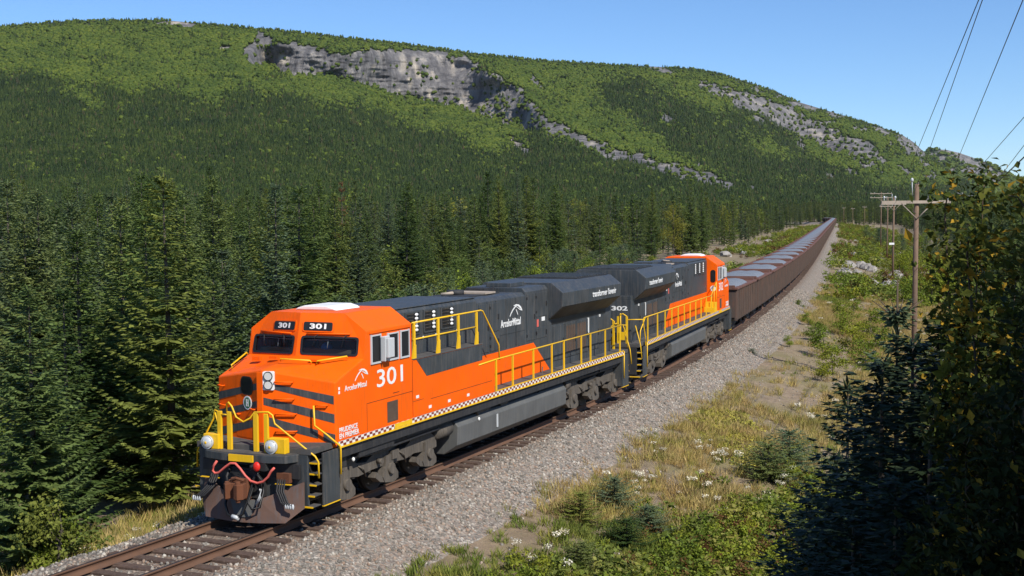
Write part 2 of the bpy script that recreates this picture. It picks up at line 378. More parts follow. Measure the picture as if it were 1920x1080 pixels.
# ------------------------------------------------------------------ railway alignment (plan)
L1 = dict(x=-5.8033, y=26.0663, a=0.4102)          # leading locomotive: front coupler and heading
L2 = dict(x=2.9993, y=46.5369, a=0.3285)
HK = np.array([(-80, .70), (-30, .545), (0, .449), (11, .4102), (33.4, .3285), (55, .293), (80, .2745), (110, .262), (150, .2548), (200, .252), (690, .252), (730, .14), (900, -.95), (1400, -.95)])
SS = np.arange(-60, 1100, 0.5)
HH = np.interp(SS, HK[:, 0], HK[:, 1])
k_ = np.ones(13) / 13; HH = np.convolve(np.pad(HH, 6, mode='edge'), k_, mode='valid')
XC = np.concatenate([[0], np.cumsum(np.sin((HH[1:] + HH[:-1]) / 2) * 0.5)]); YC = np.concatenate([[0], np.cumsum(np.cos((HH[1:] + HH[:-1]) / 2) * 0.5)])
i0 = int(np.argmin(abs(SS - 4.35)))
XC += L1['x'] + 4.35 * math.sin(L1['a']) - XC[i0]; YC += L1['y'] + 4.35 * math.cos(L1['a']) - YC[i0]
def track(s):
    return np.interp(s, SS, XC), np.interp(s, SS, YC), np.interp(s, SS, HH)
_mono = SS < 720
def lateral(x, y):
    """signed distance right of the track, for the monotone part"""
    yc = np.clip(y, YC[0], YC[_mono][-1])
    xc = np.interp(yc, YC[_mono], XC[_mono]); hc = np.interp(yc, YC[_mono], HH[_mono])
    xc = xc - np.where(y < YC[0], (YC[0] - y) * math.tan(HH[0]), 0) + np.where(y > YC[_mono][-1], (y - YC[_mono][-1]) * 0.1, 0)
    return (x - xc) * np.cos(hc)
def ground_z(x, y):
    x = np.asarray(x, float); y = np.asarray(y, float)
    t = lateral(x, y)
    zr = np.interp(t, [-400, -60, -15, -7, -3.6, -2.2, 2.2, 4.2, 9, 15, 40, 120, 400], [0, -3.2, -2.9, -2.1, -1.15, -.85, -.85, -1.1, -2.1, -3.0, -3.3, -1.0, 12])
    zr = zr + (fbm(x * 0.35, y * 0.35, 3) - 0.5) * 0.7 * np.clip((abs(t) - 4) / 4, 0, 1) + (fbm(x * 1.7, y * 1.7, 5, 2) - .5) * 0.18 * np.clip((abs(t) - 3.5) / 1.5, 0, 1)
    d = np.hypot(x - 1.0, y + 1.0)
    bank = 4.8 - np.clip(d - 2.0, 0, None) * 0.44 + (fbm(x * .5, y * .5, 8) - .5) * 0.5
    bank = np.maximum(bank, -40)
    k = 2.0; mx = np.maximum(zr, bank); df = abs(zr - bank)
    z = mx + np.where(df < k, (k - df) ** 2 / (4 * k), 0)
    far = np.clip((y - 650) / 500, 0, 1)
    return z * (1 - far) + far * 0.5

# ground: one polar sheet round the camera out to the foot of the hills and the horizon
rr = np.concatenate([np.linspace(0.5, 8, 16), np.linspace(8.3, 95, 190), np.geomspace(96, 7200, 110)])
aa = np.concatenate([np.linspace(-PI, -0.62, 40), np.linspace(-0.6, 0.62, 260), np.linspace(0.64, PI, 40)])
A_, R_ = np.meshgrid(aa, rr); gx = R_ * np.sin(A_); gy = R_ * np.cos(A_); gz = ground_z(gx, gy)
gz = np.where((R_ > 1500), np.minimum(gz, 0.5), gz)
nr, na = gx.shape
idx = np.arange(nr * na).reshape(nr, na)
Fg = np.stack([idx[:-1, :-1], idx[:-1, 1:], idx[1:, 1:], idx[1:, :-1]], -1).reshape(-1, 4)
me = np_mesh('ground', np.stack([gx, gy, gz], -1).reshape(-1, 3), Fg[:, ::-1], M['ground'], True)
tag(link('ground', me), 'brown dirt and dry grass ground along the railway', None, kind='structure')

# ballast bed
def sweep(profile, ss):
    x, y, h = track(ss); P = []
    for (t, z) in profile: P.append(np.stack([x + t * np.cos(h), y - t * np.sin(h), np.full_like(x, z)], -1))
    P = np.stack(P, 1); nS, nP = P.shape[:2]; ii = np.arange(nS * nP).reshape(nS, nP)
    f = np.stack([ii[:-1, :-1], ii[:-1, 1:], ii[1:, 1:], ii[1:, :-1]], -1).reshape(-1, 4)
    return P, f
prof = [(-4.4, -1.35), (-3.5, -.98), (-2.9, -.68), (-2.3, -.40), (-1.9, -.26), (-1.4, -.235), (-.5, -.225), (.5, -.225), (1.4, -.235), (1.85, -.26), (2.2, -.38), (2.6, -.60), (3.0, -.82), (3.4, -1.0), (4.0, -1.6)]
ssb = np.concatenate([np.arange(-55, 130, 0.4), np.arange(130, 1090, 4.0)])
P, f = sweep(prof, ssb)
P[..., 2] += (fbm(P[..., 0] * 1.2, P[..., 1] * 1.2, 21, 3) - .5) * 0.10
me = np_mesh('ballast', P.reshape(-1, 3), f, M['ballast'], True)
fattr(me, 'rustband', np.tile([.5 if abs(t) < 1.5 else 0. for t, z in prof], len(ssb)) * (.5 + vnoise(P[..., 0].ravel() * .8, P[..., 1].ravel() * .8, 23)))
tag(link('ballast', me), 'grey and brown crushed stone bed under the railway track', None, kind='structure')

# track: rails and sleepers
tr = empty('railway_track', (float(np.interp(0, SS, XC)), float(np.interp(0, SS, YC)), 0)); tag(tr, 'rusty steel rails on dark wooden sleepers', None, kind='structure')
TRL = Vector(tr.location)
ssr = np.concatenate([np.arange(-55, 200, 1.0), np.arange(200, 1090, 5.0)])
for side in (-1, 1):
    c = side * 0.7525
    pr = [(-.075, -.172), (-.075, -.155), (-.012, -.13), (-.010, -.045), (-.036, -.036), (-.036, -.004), (-.030, 0), (.030, 0), (.036, -.004), (.036, -.036), (.010, -.045), (.012, -.13), (.075, -.155), (.075, -.172)]
    P, f = sweep([(c + a, z) for a, z in pr], ssr)
    me = np_mesh('rail', P.reshape(-1, 3) - np.array(TRL), f, M['railrust']); me.materials.append(M['railtop'])
    mi = np.zeros(len(f), np.int32); mi[np.arange(len(f)) % (len(pr) - 1) == 6] = 1; me.polygons.foreach_set('material_index', mi)
    link('rail', me, tr)
rnd = random.Random(4)
sl_me = []
for k in range(5):
    b_ = MB(); rr_ = random.Random(k)
    w = .115; 
    b_.prism([(-w, -.10), (w, -.10), (w, .085 + rr_.uniform(-.01, .01)), (w - .015, .095), (-w + .012, .095 + rr_.uniform(-.008, .008)), (-w, .085)], 'x', -1.32 + rr_.uniform(-.05, .05), 1.32 + rr_.uniform(-.05, .05))
    for sx in (-.7525, .7525): b_.box(sx - .17, sx + .17, -.09, .09, .09, .108)
    o = b_.build('sleeper', M['sleeper'], tr); sl_me.append(o.data); bpy.data.objects.remove(o)
sl_s = -52.0
for k in range(300):
    x, y, h = track(sl_s); o = link('sleeper', sl_me[k % 5], tr, (x - TRL.x, y - TRL.y, -.27 + rnd.uniform(-.008, .01)), -float(h) + rnd.uniform(-.03, .03) + (PI if k % 2 else 0))
    sl_s += 0.55 + rnd.uniform(-.03, .03)
b_ = MB()
while sl_s < 700:
    x, y, h = track(sl_s); ca, sa = math.cos(-h), math.sin(-h); v = []
    for (u, w, z) in [(a, b2, c2) for c2 in (-.1, .095) for (a, b2) in ((-1.32, -.115), (1.32, -.115), (1.32, .115), (-1.32, .115))]:
        v.append((x - TRL.x + u * ca - w * sa, y - TRL.y + u * sa + w * ca, z - .27))
    b_.add(v, [(4, 5, 6, 7), (0, 1, 5, 4), (1, 2, 6, 5), (2, 3, 7, 6), (3, 0, 4, 7)]); sl_s += .55
o = b_.build('far_sleepers', M['sleeper'], tr); o['kind'] = 'stuff'

# ------------------------------------------------------------------ hills
SKY = [(-900, 150), (-500, 95), (-200, 62), (0, 50), (130, 39), (300, 37), (400, 46), (480, 53), (600, 65), (700, 76), (800, 88), (900, 101), (1000, 112), (1150, 121), (1290, 128), (1340, 136), (1400, 153), (1450, 170), (1500, 192), (1600, 222), (1650, 238), (1690, 252), (1715, 268), (1735, 288), (1760, 305), (1790, 330), (1850, 365), (1950, 398), (2100, 402)]
YB = 403.0
def crest(x): return np.interp(x, [p[0] for p in SKY], [p[1] for p in SKY])
def Db(x): return np.interp(x, [-900, 500, 1000, 1300, 1600, 1800, 2100], [640, 640, 760, 950, 1300, 1900, 2600])
def Dc(x): return np.interp(x, [-900, 0, 500, 1000, 1500, 1790, 2100], [2900, 2700, 2600, 3000, 3500, 3600, 3600])
CL1T = [(455, 92), (472, 80), (490, 64), (520, 76), (560, 84), (640, 100), (680, 96), (700, 92), (750, 91), (800, 98), (850, 105), (880, 113), (905, 128), (940, 145), (975, 165), (1000, 195), (1030, 225), (1060, 236), (1110, 262), (1180, 283), (1240, 300), (1290, 312), (1340, 326), (1375, 344)]
CL1B = [(455, 96), (470, 108), (530, 126), (600, 136), (700, 156), (750, 176), (800, 186), (870, 190), (905, 208), (960, 228), (1000, 240), (1030, 246), (1060, 256), (1110, 276), (1180, 300), (1240, 316), (1290, 328), (1340, 342), (1375, 349)]
CL2T = [(1310, 152), (1350, 158), (1400, 172), (1440, 188), (1480, 205), (1520, 224), (1560, 240), (1610, 262), (1650, 282)]
CL2B = [(1310, 156), (1345, 176), (1400, 196), (1440, 216), (1480, 236), (1520, 258), (1560, 276), (1610, 288), (1650, 292)]
def band(x, y, T, B):
    xt = [p[0] for p in T]; xb = [p[0] for p in B]
    j = (vnoise(x * .06, y * .06, 41) - .5) * 22 + (vnoise(x * .2, y * .2, 43) - .5) * 12
    a = np.interp(x, xt, [p[1] for p in T]); b = np.interp(x, xb, [p[1] for p in B])
    b = b + 5
    thin = np.clip((b - a) / 34, 0.3, 1)
    return (x > T[0][0]) & (x < T[-1][0]) & (y > a + j * thin * .7) & (y < b + j * thin)
PATCH = [(325, 44, 36, 5), (352, 47, 18, 5), (422, 92, 17, 5), (1240, 130, 32, 5), (1420, 222, 12, 5), (962, 262, 13, 7), (972, 272, 13, 8), (984, 281, 10, 6), (1500, 272, 12, 6), (1412, 352, 8, 4), (1652, 300, 14, 5), (1700, 268, 26, 14), (1722, 282, 10, 12), (1600, 212, 12, 4), (1560, 214, 14, 4), (1530, 200, 10, 4), (1575, 205, 18, 4), (1650, 244, 16, 4), (1735, 308, 14, 6), (1690, 316, 14, 5), (1640, 330, 10, 4), (1598, 322, 18, 6), (1555, 330, 16, 5), (1750, 330, 8, 8), (1625, 400 - 45, 12, 3), (1170, 268, 10, 4), (1000, 150, 12, 9), (1010, 160, 8, 6), (1310, 310, 10, 4), (1250, 222, 14, 7), (1372, 290, 6, 3)]
def rockmask(x, y):
    r = band(x, y, CL1T, CL1B) | band(x, y, CL2T, CL2B)
    for (cx, cy, rx, ry) in PATCH:
        dx = (x - cx) / rx; dy = (y - cy - 0.35 * (x - cx) * (cx > 900)) / ry
        r |= (dx * dx + dy * dy + (vnoise(x * .25, y * .5, 47) - .5) * 1.2) < 0.8
    r |= (x > 1380) & (y < crest(x) + np.clip((x - 1380) * .35, 0, 90)) & (fbm(x * .05, y * .16, 51, 3) > 0.62)
    # vegetated ledges breaking the rock
    r &= ~((fbm(x * .06, y * .10, 61, 3) > 0.80))
    return r
LIGHT = [
    [(-900, 20), (130, 20), (1300, 100), (1340, 165), (1375, 205), (1330, 215), (1240, 175), (1190, 150), (1130, 150), (1105, 165), (1150, 205), (1200, 240), (1260, 290), (1350, 333), (1395, 352), (1365, 346), (1180, 302), (1110, 280), (1000, 246), (985, 262), (1000, 275), (900, 268), (850, 252), (790, 240), (740, 215), (640, 204), (570, 188), (545, 176), (500, 190), (470, 172), (440, 176), (400, 186), (330, 172), (250, 175), (180, 160), (100, 145), (0, 138), (-900, 170)],
    [(120, 150), (150, 150), (190, 205), (170, 205)],
    [(820, 240), (900, 250), (960, 285), (915, 292), (860, 262)],
    [(1300, 110), (1500, 170), (1740, 270), (1800, 345), (1770, 352), (1650, 348), (1590, 330), (1530, 295), (1480, 245), (1420, 215), (1370, 195)],
    [(1385, 245), (1430, 262), (1500, 290), (1470, 292), (1420, 275)],
]
def lightmask(x, y):
    jx = (fbm(x * .02, y * .03, 71) - .5) * 50; jy = (fbm(x * .02, y * .03, 77) - .5) * 40
    r = np.zeros(np.shape(x), bool)
    for p in LIGHT: r |= inpoly(x + jx, y + jy, p)
    return r
NX, NY = 1000, 230
hx = np.linspace(-900, 2100, NX)
vv = np.linspace(0, 1, NY) ** 0.92
HX = np.repeat(hx[:, None], NY, 1); HY = YB + (crest(HX) - YB) * vv[None, :]
rk = rockmask(HX, HY)
def soft_band(x, y, T, B):
    a = np.interp(x, [p[0] for p in T], [p[1] for p in T]); b = np.interp(x, [p[0] for p in B], [p[1] for p in B]) + 5
    e = np.clip((x - T[0][0]) / 40, 0, 1) * np.clip((T[-1][0] - x) / 40, 0, 1)
    e = e * np.clip((b - a - 12) / 40, .12, 1)
    return e * np.clip((y - a) / 4 + .5, 0, 1) * np.clip((b - y) / 4 + .5, 0, 1)
SB = np.maximum(soft_band(HX, HY, CL1T, CL1B), soft_band(HX, HY, CL2T, CL2B))
kx = np.ones(9) / 9
SB = np.apply_along_axis(lambda v: np.convolve(np.pad(v, 4, mode='edge'), kx, mode='valid'), 0, SB)
wgt = (1 - .955 * SB) * (1 + 2.2 * np.clip((vv[None, :] - .86) / .14, 0, 1)) * np.clip(.6 + .6 * (1 - vv[None, :]), .6, 1.2)
cum = np.cumsum(wgt * np.gradient(vv)[None, :], 1); cum = (cum - cum[:, :1]) / (cum[:, -1:] - cum[:, :1])
HD = Db(HX) + (Dc(HX) - Db(HX)) * cum
HD *= 1 + (fbm(HX * .006, HY * .012, 81, 3) - .5) * 0.10 * np.clip(vv[None, :] * 4, 0, 1)
rkf = np.apply_along_axis(lambda v: np.convolve(np.pad(v, 2, mode='edge'), np.ones(5) / 5, mode='valid'), 0, rk.astype(float))
rkf = np.apply_along_axis(lambda v: np.convolve(np.pad(v, 3, mode='edge'), np.ones(7) / 7, mode='valid'), 1, rkf)
HD += rkf * ((fbm(HX * .030, HY * .015, 83, 4) - .5) * 14 + (fbm(HX * .16, HY * .05, 87, 3) - .5) * 17 + (fbm(HX * .05, HY * .22, 89, 2) - .5) * 9) + (1 - rkf) * (fbm(HX * .05, HY * .09, 91, 2) - .5) * 10
def to_world(X, Y, D):
    Xc, Yc = X - 960.0, Y - 540.0
    x, y = _cr * Xc + _sr * Yc, -_sr * Xc + _cr * Yc
    u = -y / F; ry = _c - _s * u; k = D / ry
    return np.stack([x / F * k, D + 0 * X, H + (_s + _c * u) * k], -1)
def hill(name, HX, HY, HD, rk, pale, label):
    P = to_world(HX, HY, HD)
    back = []
    for dd, dz in ((60, -6), (200, -40), (600, -200)):
        q = P[:, -1, :].copy(); q[:, 0] *= 1 + dd / q[:, 1]; q[:, 1] += dd; q[:, 2] += dz; back.append(q)
    P = np.concatenate([P, np.stack(back, 1)], 1)
    P[:, 0, 2] -= 12
    n0, n1 = P.shape[:2]; ii = np.arange(n0 * n1).reshape(n0, n1)
    f = np.stack([ii[:-1, :-1], ii[1:, :-1], ii[1:, 1:], ii[:-1, 1:]], -1).reshape(-1, 4)
    me = np_mesh(name, P.reshape(-1, 3), f, M['hill'], True)
    pad = lambda a: np.concatenate([a, np.zeros((n0, 3))], 1)
    fattr(me, 'rock', pad(rk.astype(float)).ravel()); fattr(me, 'pale', pad(pale).ravel())
    return tag(link(name, me), label, None, kind='structure')
pale = np.zeros_like(HX)
for (cx, cy, rx, ry) in [(755, 118, 6, 26), (778, 122, 7, 18), (784, 140, 8, 10), (768, 150, 5, 22), (806, 176, 6, 10), (850, 120, 5, 22), (530, 112, 14, 10), (500, 102, 10, 7), (958, 262, 9, 6), (966, 269, 9, 6), (974, 276, 9, 6), (950, 210, 9, 14), (925, 205, 5, 12), (905, 200, 7, 7), (1530, 252, 16, 7), (325, 43, 28, 4), (420, 92, 14, 4), (700, 135, 5, 16), (1110, 270, 12, 4), (1250, 310, 14, 5)]:
    pale = np.maximum(pale, np.clip(1.5 - np.hypot((HX - cx) / rx, (HY - cy) / ry) - (vnoise(HX * .2, HY * .12, 93) * .9), 0, 1))
pale *= rk
hill('hillside', HX, HY, HD, rk, pale, 'long forested hill with a grey rock cliff near its crest')
# second hill down the valley
SK2 = [(1560, 400), (1640, 340), (1700, 296), (1745, 279), (1775, 281), (1800, 287), (1860, 308), (1920, 341), (1990, 372), (2080, 395), (2200, 402)]
hx2 = np.linspace(1560, 2200, 240); v2 = np.linspace(0, 1, 80)
GX = np.repeat(hx2[:, None], 80, 1); GY = YB + (np.interp(GX, [p[0] for p in SK2], [p[1] for p in SK2]) - YB) * v2[None, :]
GD = 4300 + 1300 * v2[None, :] ** 1.3 + (fbm(GX * .05, GY * .06, 95) - .5) * 160
rk2 = (fbm(GX * .06, GY * .10, 97, 4) + 0.12 * (GY < 335) * (GX > 1760) > 0.62) & (GY < 350)
hill('far_hill', GX, GY, GD, rk2, np.clip(fbm(GX * .08, GY * .15, 99) - .55, 0, 1) * rk2, 'small far hill with purple grey rock at the valley end')
# ------------------------------------------------------------------ locomotives (local frame: x right of track, y back from the front coupler, z up)
def railing(b, pts, r=.02): b.tube(pts, r, 6)
def logo(name, O, u, v, w, h, mat, parent):
    """arched three-stroke emblem"""
    b = MB(); O, u, v = Vector(O), Vector(u).normalized(), Vector(v).normalized(); n = u.cross(v)
    def stroke(c, wd):
        P = []
        for i, (x, y) in enumerate(c):
            x0, y0 = c[max(i-1, 0)]; x1, y1 = c[min(i+1, len(c)-1)]; dx, dy = (x1-x0)*w, (y1-y0)*h; l = math.hypot(dx, dy) or 1
            ww = wd[i] * h; P.append(((x*w - dy/l*ww, y*h + dx/l*ww), (x*w + dy/l*ww, y*h - dx/l*ww)))
        for i in range(len(P) - 1):
            q = [P[i][0], P[i][1], P[i+1][1], P[i+1][0]]
            vs = [O + u*a + v*c2 + n*.004 for a, c2 in q]; b.add(vs, [(0, 1, 2, 3)])
    stroke([(0, .02), (.10, .30), (.24, .58), (.40, .80), (.52, .90)], [.055, .07, .075, .07, .05])
    stroke([(.30, .93), (.50, .99), (.70, .88), (.86, .66), (.97, .38)], [.03, .06, .10, .11, .05])
    stroke([(.97, .38), (.86, .46), (.76, .55), (.60, .72), (.48, .86)], [.02, .04, .045, .03, .02])
    stroke([(.62, .08), (.56, .35), (.48, .58)], [.055, .06, .05])
    return b.build(name, mat, parent)
def make_truck(parent, c, name='truck'):
    t = MB()
    ax = (-1.98, 0, 1.98)
    for sd in (-1, 1):
        x0, x1 = sorted((sd * 1.02, sd * 1.20))
        t.prism([(-2.75, .62), (-2.75, .82), (-2.45, 1.02), (-1.45, 1.05), (-1.15, .90), (-.75, .86), (-.45, .98), (.45, 1.0), (.8, .88), (1.1, .88), (1.5, 1.04), (2.45, 1.02), (2.75, .82), (2.75, .62), (2.35, .60), (1.55, .66), (1.1, .60), (.5, .64), (-.5, .64), (-1.1, .60), (-1.55, .66), (-2.35, .60)], 'x', x0, x1)
        for a in ax:
            xa, xb = sorted((sd * 1.0, sd * 1.27))
            t.prism([(a + .02, .62), (a - .10, .40), (a - .02, .26), (a + .40, .20), (a + .62, .26), (a + .62, .40), (a + .42, .60), (a + .34, .86), (a + .06, .86)], 'x', xa, xb)
            t.cyl((sd * 1.22, a + .24, .55), (sd * 1.34, a + .24, .55), .13, 12)
            t.prism([(a - .42, .44), (a - .20, .30), (a + .02, .26), (a + .02, .36), (a - .20, .46), (a - .36, .56)], 'x', *sorted((sd * 1.05, sd * 1.25)))
            for q in (-.55, .72):       # coil springs and dampers
                t.cyl((sd * 1.12, a + q, .58), (sd * 1.12, a + q, .84), .07, 8)
        for a in (-2.2, -.95, .95, 2.2):
            t.cyl((sd * 1.08, a - .2, 1.12), (sd * 1.08, a + .25, 1.12), .10, 10)
            t.tube([(sd * 1.16, a - .3, .92), (sd * 1.25, a, .74), (sd * 1.16, a + .25, .52)], .022, 5)
        t.cyl((sd * 1.2, -.25, .80), (sd * 1.34, -.25, .80), .06, 10); t.box(*sorted((sd * 1.18, sd * 1.30)), .3, .62, .74, .94)
    t.box(-.95, .95, -2.2, 2.2, .7, 1.08)
    tk = t.build(name, M['truckgrey'], parent, loc=(0, c, 0))
    for a in ax:
        w = MB()
        for sd in (-1, 1):
            w.cyl((sd * .68, 0, 0), (sd * .83, 0, 0), .53, 24); w.cyl((sd * .655, 0, 0), (sd * .69, 0, 0), .555, 24)
        w.cyl((-.9, 0, 0), (.9, 0, 0), .09, 10)
        w.build('wheelset', M['darkmetal'], tk, loc=(0, a + .24, .532))
    return tk
def plank(poly3, mat, name, parent):
    b = MB(); b.add(poly3, [tuple(range(len(poly3)))]); return b.build(name, mat, parent)

def locomotive(num, label):
    root = empty('locomotive'); tag(root, label, 'locomotive', 'coupled diesel locomotives')
    # --- frame, deck, sill
    b = MB(); b.box(-1.25, 1.25, .95, 21.35, 1.06, 1.48); b.box(-1.50, 1.50, 1.75, 20.6, 1.26, 1.50); b.build('underframe', M['darkmetal'], root)
    b = MB(); b.box(-1.42, 1.42, .80, 1.78, 1.50, 1.62); b.box(-1.545, 1.545, 1.72, 20.62, 1.50, 1.62); b.box(-1.42, 1.42, 20.6, 21.5, 1.50, 1.62); b.build('walkway', M['deck'], root)
    for sd in (-1, 1):
        x0, x1 = sorted((sd * 1.546, sd * 1.562)); b = MB(); b.box(x0, x1, 1.70, 20.62, 1.53, 1.64); s = b.build('side_sill', M['sill'], root)
        x0, x1 = sorted((sd * 1.546, sd * 1.568)); b = MB(); b.box(x0, x1, 1.70, 20.62, 1.492, 1.53); b.box(x0, x1, 9.95 if sd > 0 else 5.2, 20.62, 1.642, 1.668); b.build('edge_band', M['yellow'], s)
        b = MB(); b.box(*sorted((sd * 1.5625, sd * 1.566)), 4.15, 5.0, 1.535, 1.638); b.build('plate', M['yellow'], s)
    # --- nose
    zc, zk = 3.16, 2.90
    for nm in ('nose',):
        b = MB()
        T = [(-1.5, 1.70, 1.5), (0, 1.18, 1.5), (1.5, 1.70, 1.5), (1.5, 2.9, 1.5), (-1.5, 2.9, 1.5),
             (-1.5, 1.70, zk), (0, 1.18, zc), (1.5, 1.70, zk), (1.5, 2.9, 3.29), (0, 2.5, 3.33), (-1.5, 2.9, 3.29)]
        b.add(T, [(0, 1, 6, 5), (1, 2, 7, 6), (2, 3, 8, 7), (4, 0, 5, 10), (5, 6, 9, 10), (6, 7, 8, 9), (0, 4, 3, 2, 1)])
        nose = b.build(nm, M['orange'], root, .03)
    uR = Vector((1.5, .52, 0)).normalized(); uL = Vector((1.5, -.52, 0)).normalized(); UZ = Vector((0, 0, 1)); NO = Vector((0, 1.18, 0))
    k = 1.5 / Vector((1.5, .52, 0)).length      # t per unit u
    nR = uR.cross(UZ); nL = uL.cross(UZ)
    # grey bands (paint) on both halves
    for pts in ([(.24, 2.75), (1.46, 2.43), (1.46, 2.61), (.24, 2.87)], [(.03, 2.42), (1.47, 2.03), (1.47, 2.22), (.03, 2.58)], [(.05, 1.99), (1.13, 1.70), (1.13, 1.88), (.05, 2.18)], [(1.24, 1.655), (1.48, 1.59), (1.48, 1.79), (1.24, 1.85)]):
        MB().slab(NO + nR * .001, uR, UZ, [(a / k, z) for a, z in pts], .004).build('grey_band', M['grey'], nose)
    for pts in ([(-1.48, 2.40), (-.16, 2.73), (-.16, 2.87), (-1.48, 2.57)], [(-1.48, 1.99), (-.12, 2.36), (-.12, 2.50), (-1.48, 2.17)], [(-1.48, 1.60), (-.03, 1.98), (-.03, 2.14), (-1.48, 1.78)]):
        MB().slab(NO + nL * .0065, uL, UZ, [(a / k, z) for a, z in pts], .003).build('grey_band', M['grey'], nose)
    # nose door on the left half
    MB().slab(NO + nL * .003, uL, UZ, rrect(-.92, -.10, 1.66, 3.0, .06), .003).build('nose_door', M['orange'], nose)
    dr = MB().slab(NO + nL * .011, uL, UZ, rrect(-.70, -.34, 2.62, 2.96, .10), .012).build('door_window', M['glass'], nose)
    MB().slab(NO + nL * .0098, uL, UZ, rrect(-.73, -.31, 2.59, 2.99, .12), .009).build('gasket', M['black'], dr)
    b = MB(); b.slab(NO + nL * .010, uL, UZ, [(-.50 + .15 * math.cos(a * PI / 8), 2.42 + .15 * math.sin(a * PI / 8)) for a in range(16)], .008); em = b.build('round_emblem', M['white'], nose)
    b = MB(); b.slab(NO + nL * .0185, uL, UZ, [(-.50 + .115 * math.cos(a * PI / 8), 2.42 + .12 * math.sin(a * PI / 8)) for a in range(16)], .003); em2 = b.build('emblem_field', M['green'], em)
    b = MB(); b.slab(NO + nL * .022, uL, UZ, rrect(-.545, -.515, 2.34, 2.50, .005), .003); b.slab(NO + nL * .022, uL, UZ, rrect(-.485, -.455, 2.34, 2.50, .005), .003); b.slab(NO + nL * .0223, uL, UZ, rrect(-.52, -.48, 2.405, 2.435, .005), .003); b.build('emblem_mark', M['white'], em)
    for (u0, u1, z) in ((-1.44, -1.28, 2.72), (-1.42, -1.2, 2.30), (-.34, -.18, 2.30), (-.80, -.74, 2.15)):
        b = MB(); b.box(0, 0, 0, 0, 0, 0); P = [NO + uL * (u0 / k) + nL * q + UZ * z for q in (0, .06)] + [NO + uL * (u1 / k) + nL * q + UZ * z for q in (.06, 0)]
        MB().tube(P, .018, 6).build('grab_iron', M['orange'], nose)
    # headlights on the nose
    hb_ = MB(); hb_.slab(NO + nR * .0, uR, UZ, rrect(.035 / k, .27 / k, 2.74, 3.14, .03), .05); hl = hb_.build('headlight_housing', M['white'], nose)
    for z in (3.04, 2.85):
        cN = NO + uR * (.15 / k) + UZ * z; b = MB(); b.cyl(cN + nR * .04, cN + nR * .085, .085, 16); lp = b.build('headlight', M['lens'], hl)
        b = MB(); b.tube([cN + nR * .08 + .09 * (math.cos(a*PI/8) * uR + math.sin(a*PI/8) * UZ) for a in range(17)], .012, 5, False); b.build('headlight_ring', M['darkmetal'], hl)
    b = MB(); b.slab(NO + nR * .001 - uR * .02, Vector((1, 0, 0)), UZ, rrect(-.09, .06, 1.55, 3.12, .02), .03); b.build('centre_post', M['orange'], nose, .008)
    for (u0, u1, z) in ((.27, .64, 2.91), (.26, .66, 2.55), (.28, .70, 2.23), (.28, .70, 1.86), (1.1, 1.34, 2.42)):
        P = [NO + uR * (u0 / k) + nR * q + UZ * z for q in (0, .07)] + [NO + uR * (u1 / k) + nR * q + UZ * z for q in (.07, 0)]
        MB().tube(P, .02, 6).build('grab_iron', M['orange'], nose)
    b = MB()      # top grabs and hatch hinges on the nose top
    for P in ([(.10, 1.75, 3.31), (.12, 1.72, 3.35), (.72, 1.95, 3.31), (.74, 1.98, 3.26)], [(.86, 2.0, 3.24), (.86, 2.0, 3.30), (1.28, 2.55, 3.36), (1.28, 2.58, 3.31)], [(-1.25, 1.9, 3.06), (-1.27, 1.88, 3.14), (-1.30, 2.5, 3.36), (-1.30, 2.55, 3.30)]): b.tube(P, .018, 6)
    b.build('top_grab', M['yellow'], nose)
    b = MB(); b.box(.62, .86, 2.05, 2.2, 3.27, 3.32); b.box(-.5, -.3, 2.2, 2.3, 3.28, 3.33); b.box(-.95, -.75, 2.2, 2.3, 3.22, 3.31); b.build('hatch_hinge', M['orange'], nose)
    # side marks
    b = MB(); 
    for s_, z in ((1.84, 2.75), (1.84, 2.665)): b.box(1.50, 1.504, s_ - .03, s_ + .03, z - .03, z + .03)
    b.build('reflector', M['white'], nose)
    # --- cab
    b = MB()
    cf = [(1.5, 2.88, 3.29), (1.5, 3.0, 3.87), (.95, 3.02, 4.26), (0, 2.74, 4.27), (0, 2.5, 3.33)]
    V = [(1.5, 2.88, 1.5), (-1.5, 2.88, 1.5), (1.5, 5.15, 1.5), (-1.5, 5.15, 1.5)]          # 0..3
    V += cf + [(-1.5, 2.88, 3.29), (-1.5, 3.0, 3.87), (-.95, 3.02, 4.26)]                   # 4..8, 9..11
    V += [(1.5, 5.15, 3.87), (.95, 5.15, 4.26), (-.95, 5.15, 4.26), (-1.5, 5.15, 3.87)]      # 12..15
    Fc = [(0, 2, 12, 5, 4), (3, 1, 9, 10, 15), (5, 12, 13, 6), (10, 11, 14, 15), (6, 13, 14, 11, 7), (2, 3, 15, 14, 13, 12), (0, 4, 8, 9, 1), (0, 1, 3, 2)]
    # windshield walls with real openings
    O0 = Vector((0, 2.5, 3.33))
    def wall(sd):
        u = (Vector((sd * 1.5, 2.88, 3.29)) - O0).normalized(); w = (Vector((0, 2.74, 4.27)) - O0); n_ = (u.cross(w) if sd > 0 else w.cross(u)).normalized()
        v = (n_.cross(u) if sd > 0 else u.cross(n_)).normalized()
        return u, v, n_
    cab = b.add(V, Fc).build('cab', M['orange'], root, .02)
    hole = [(.12, .035), (1.40, .07), (1.40, .445), (.12, .42)]
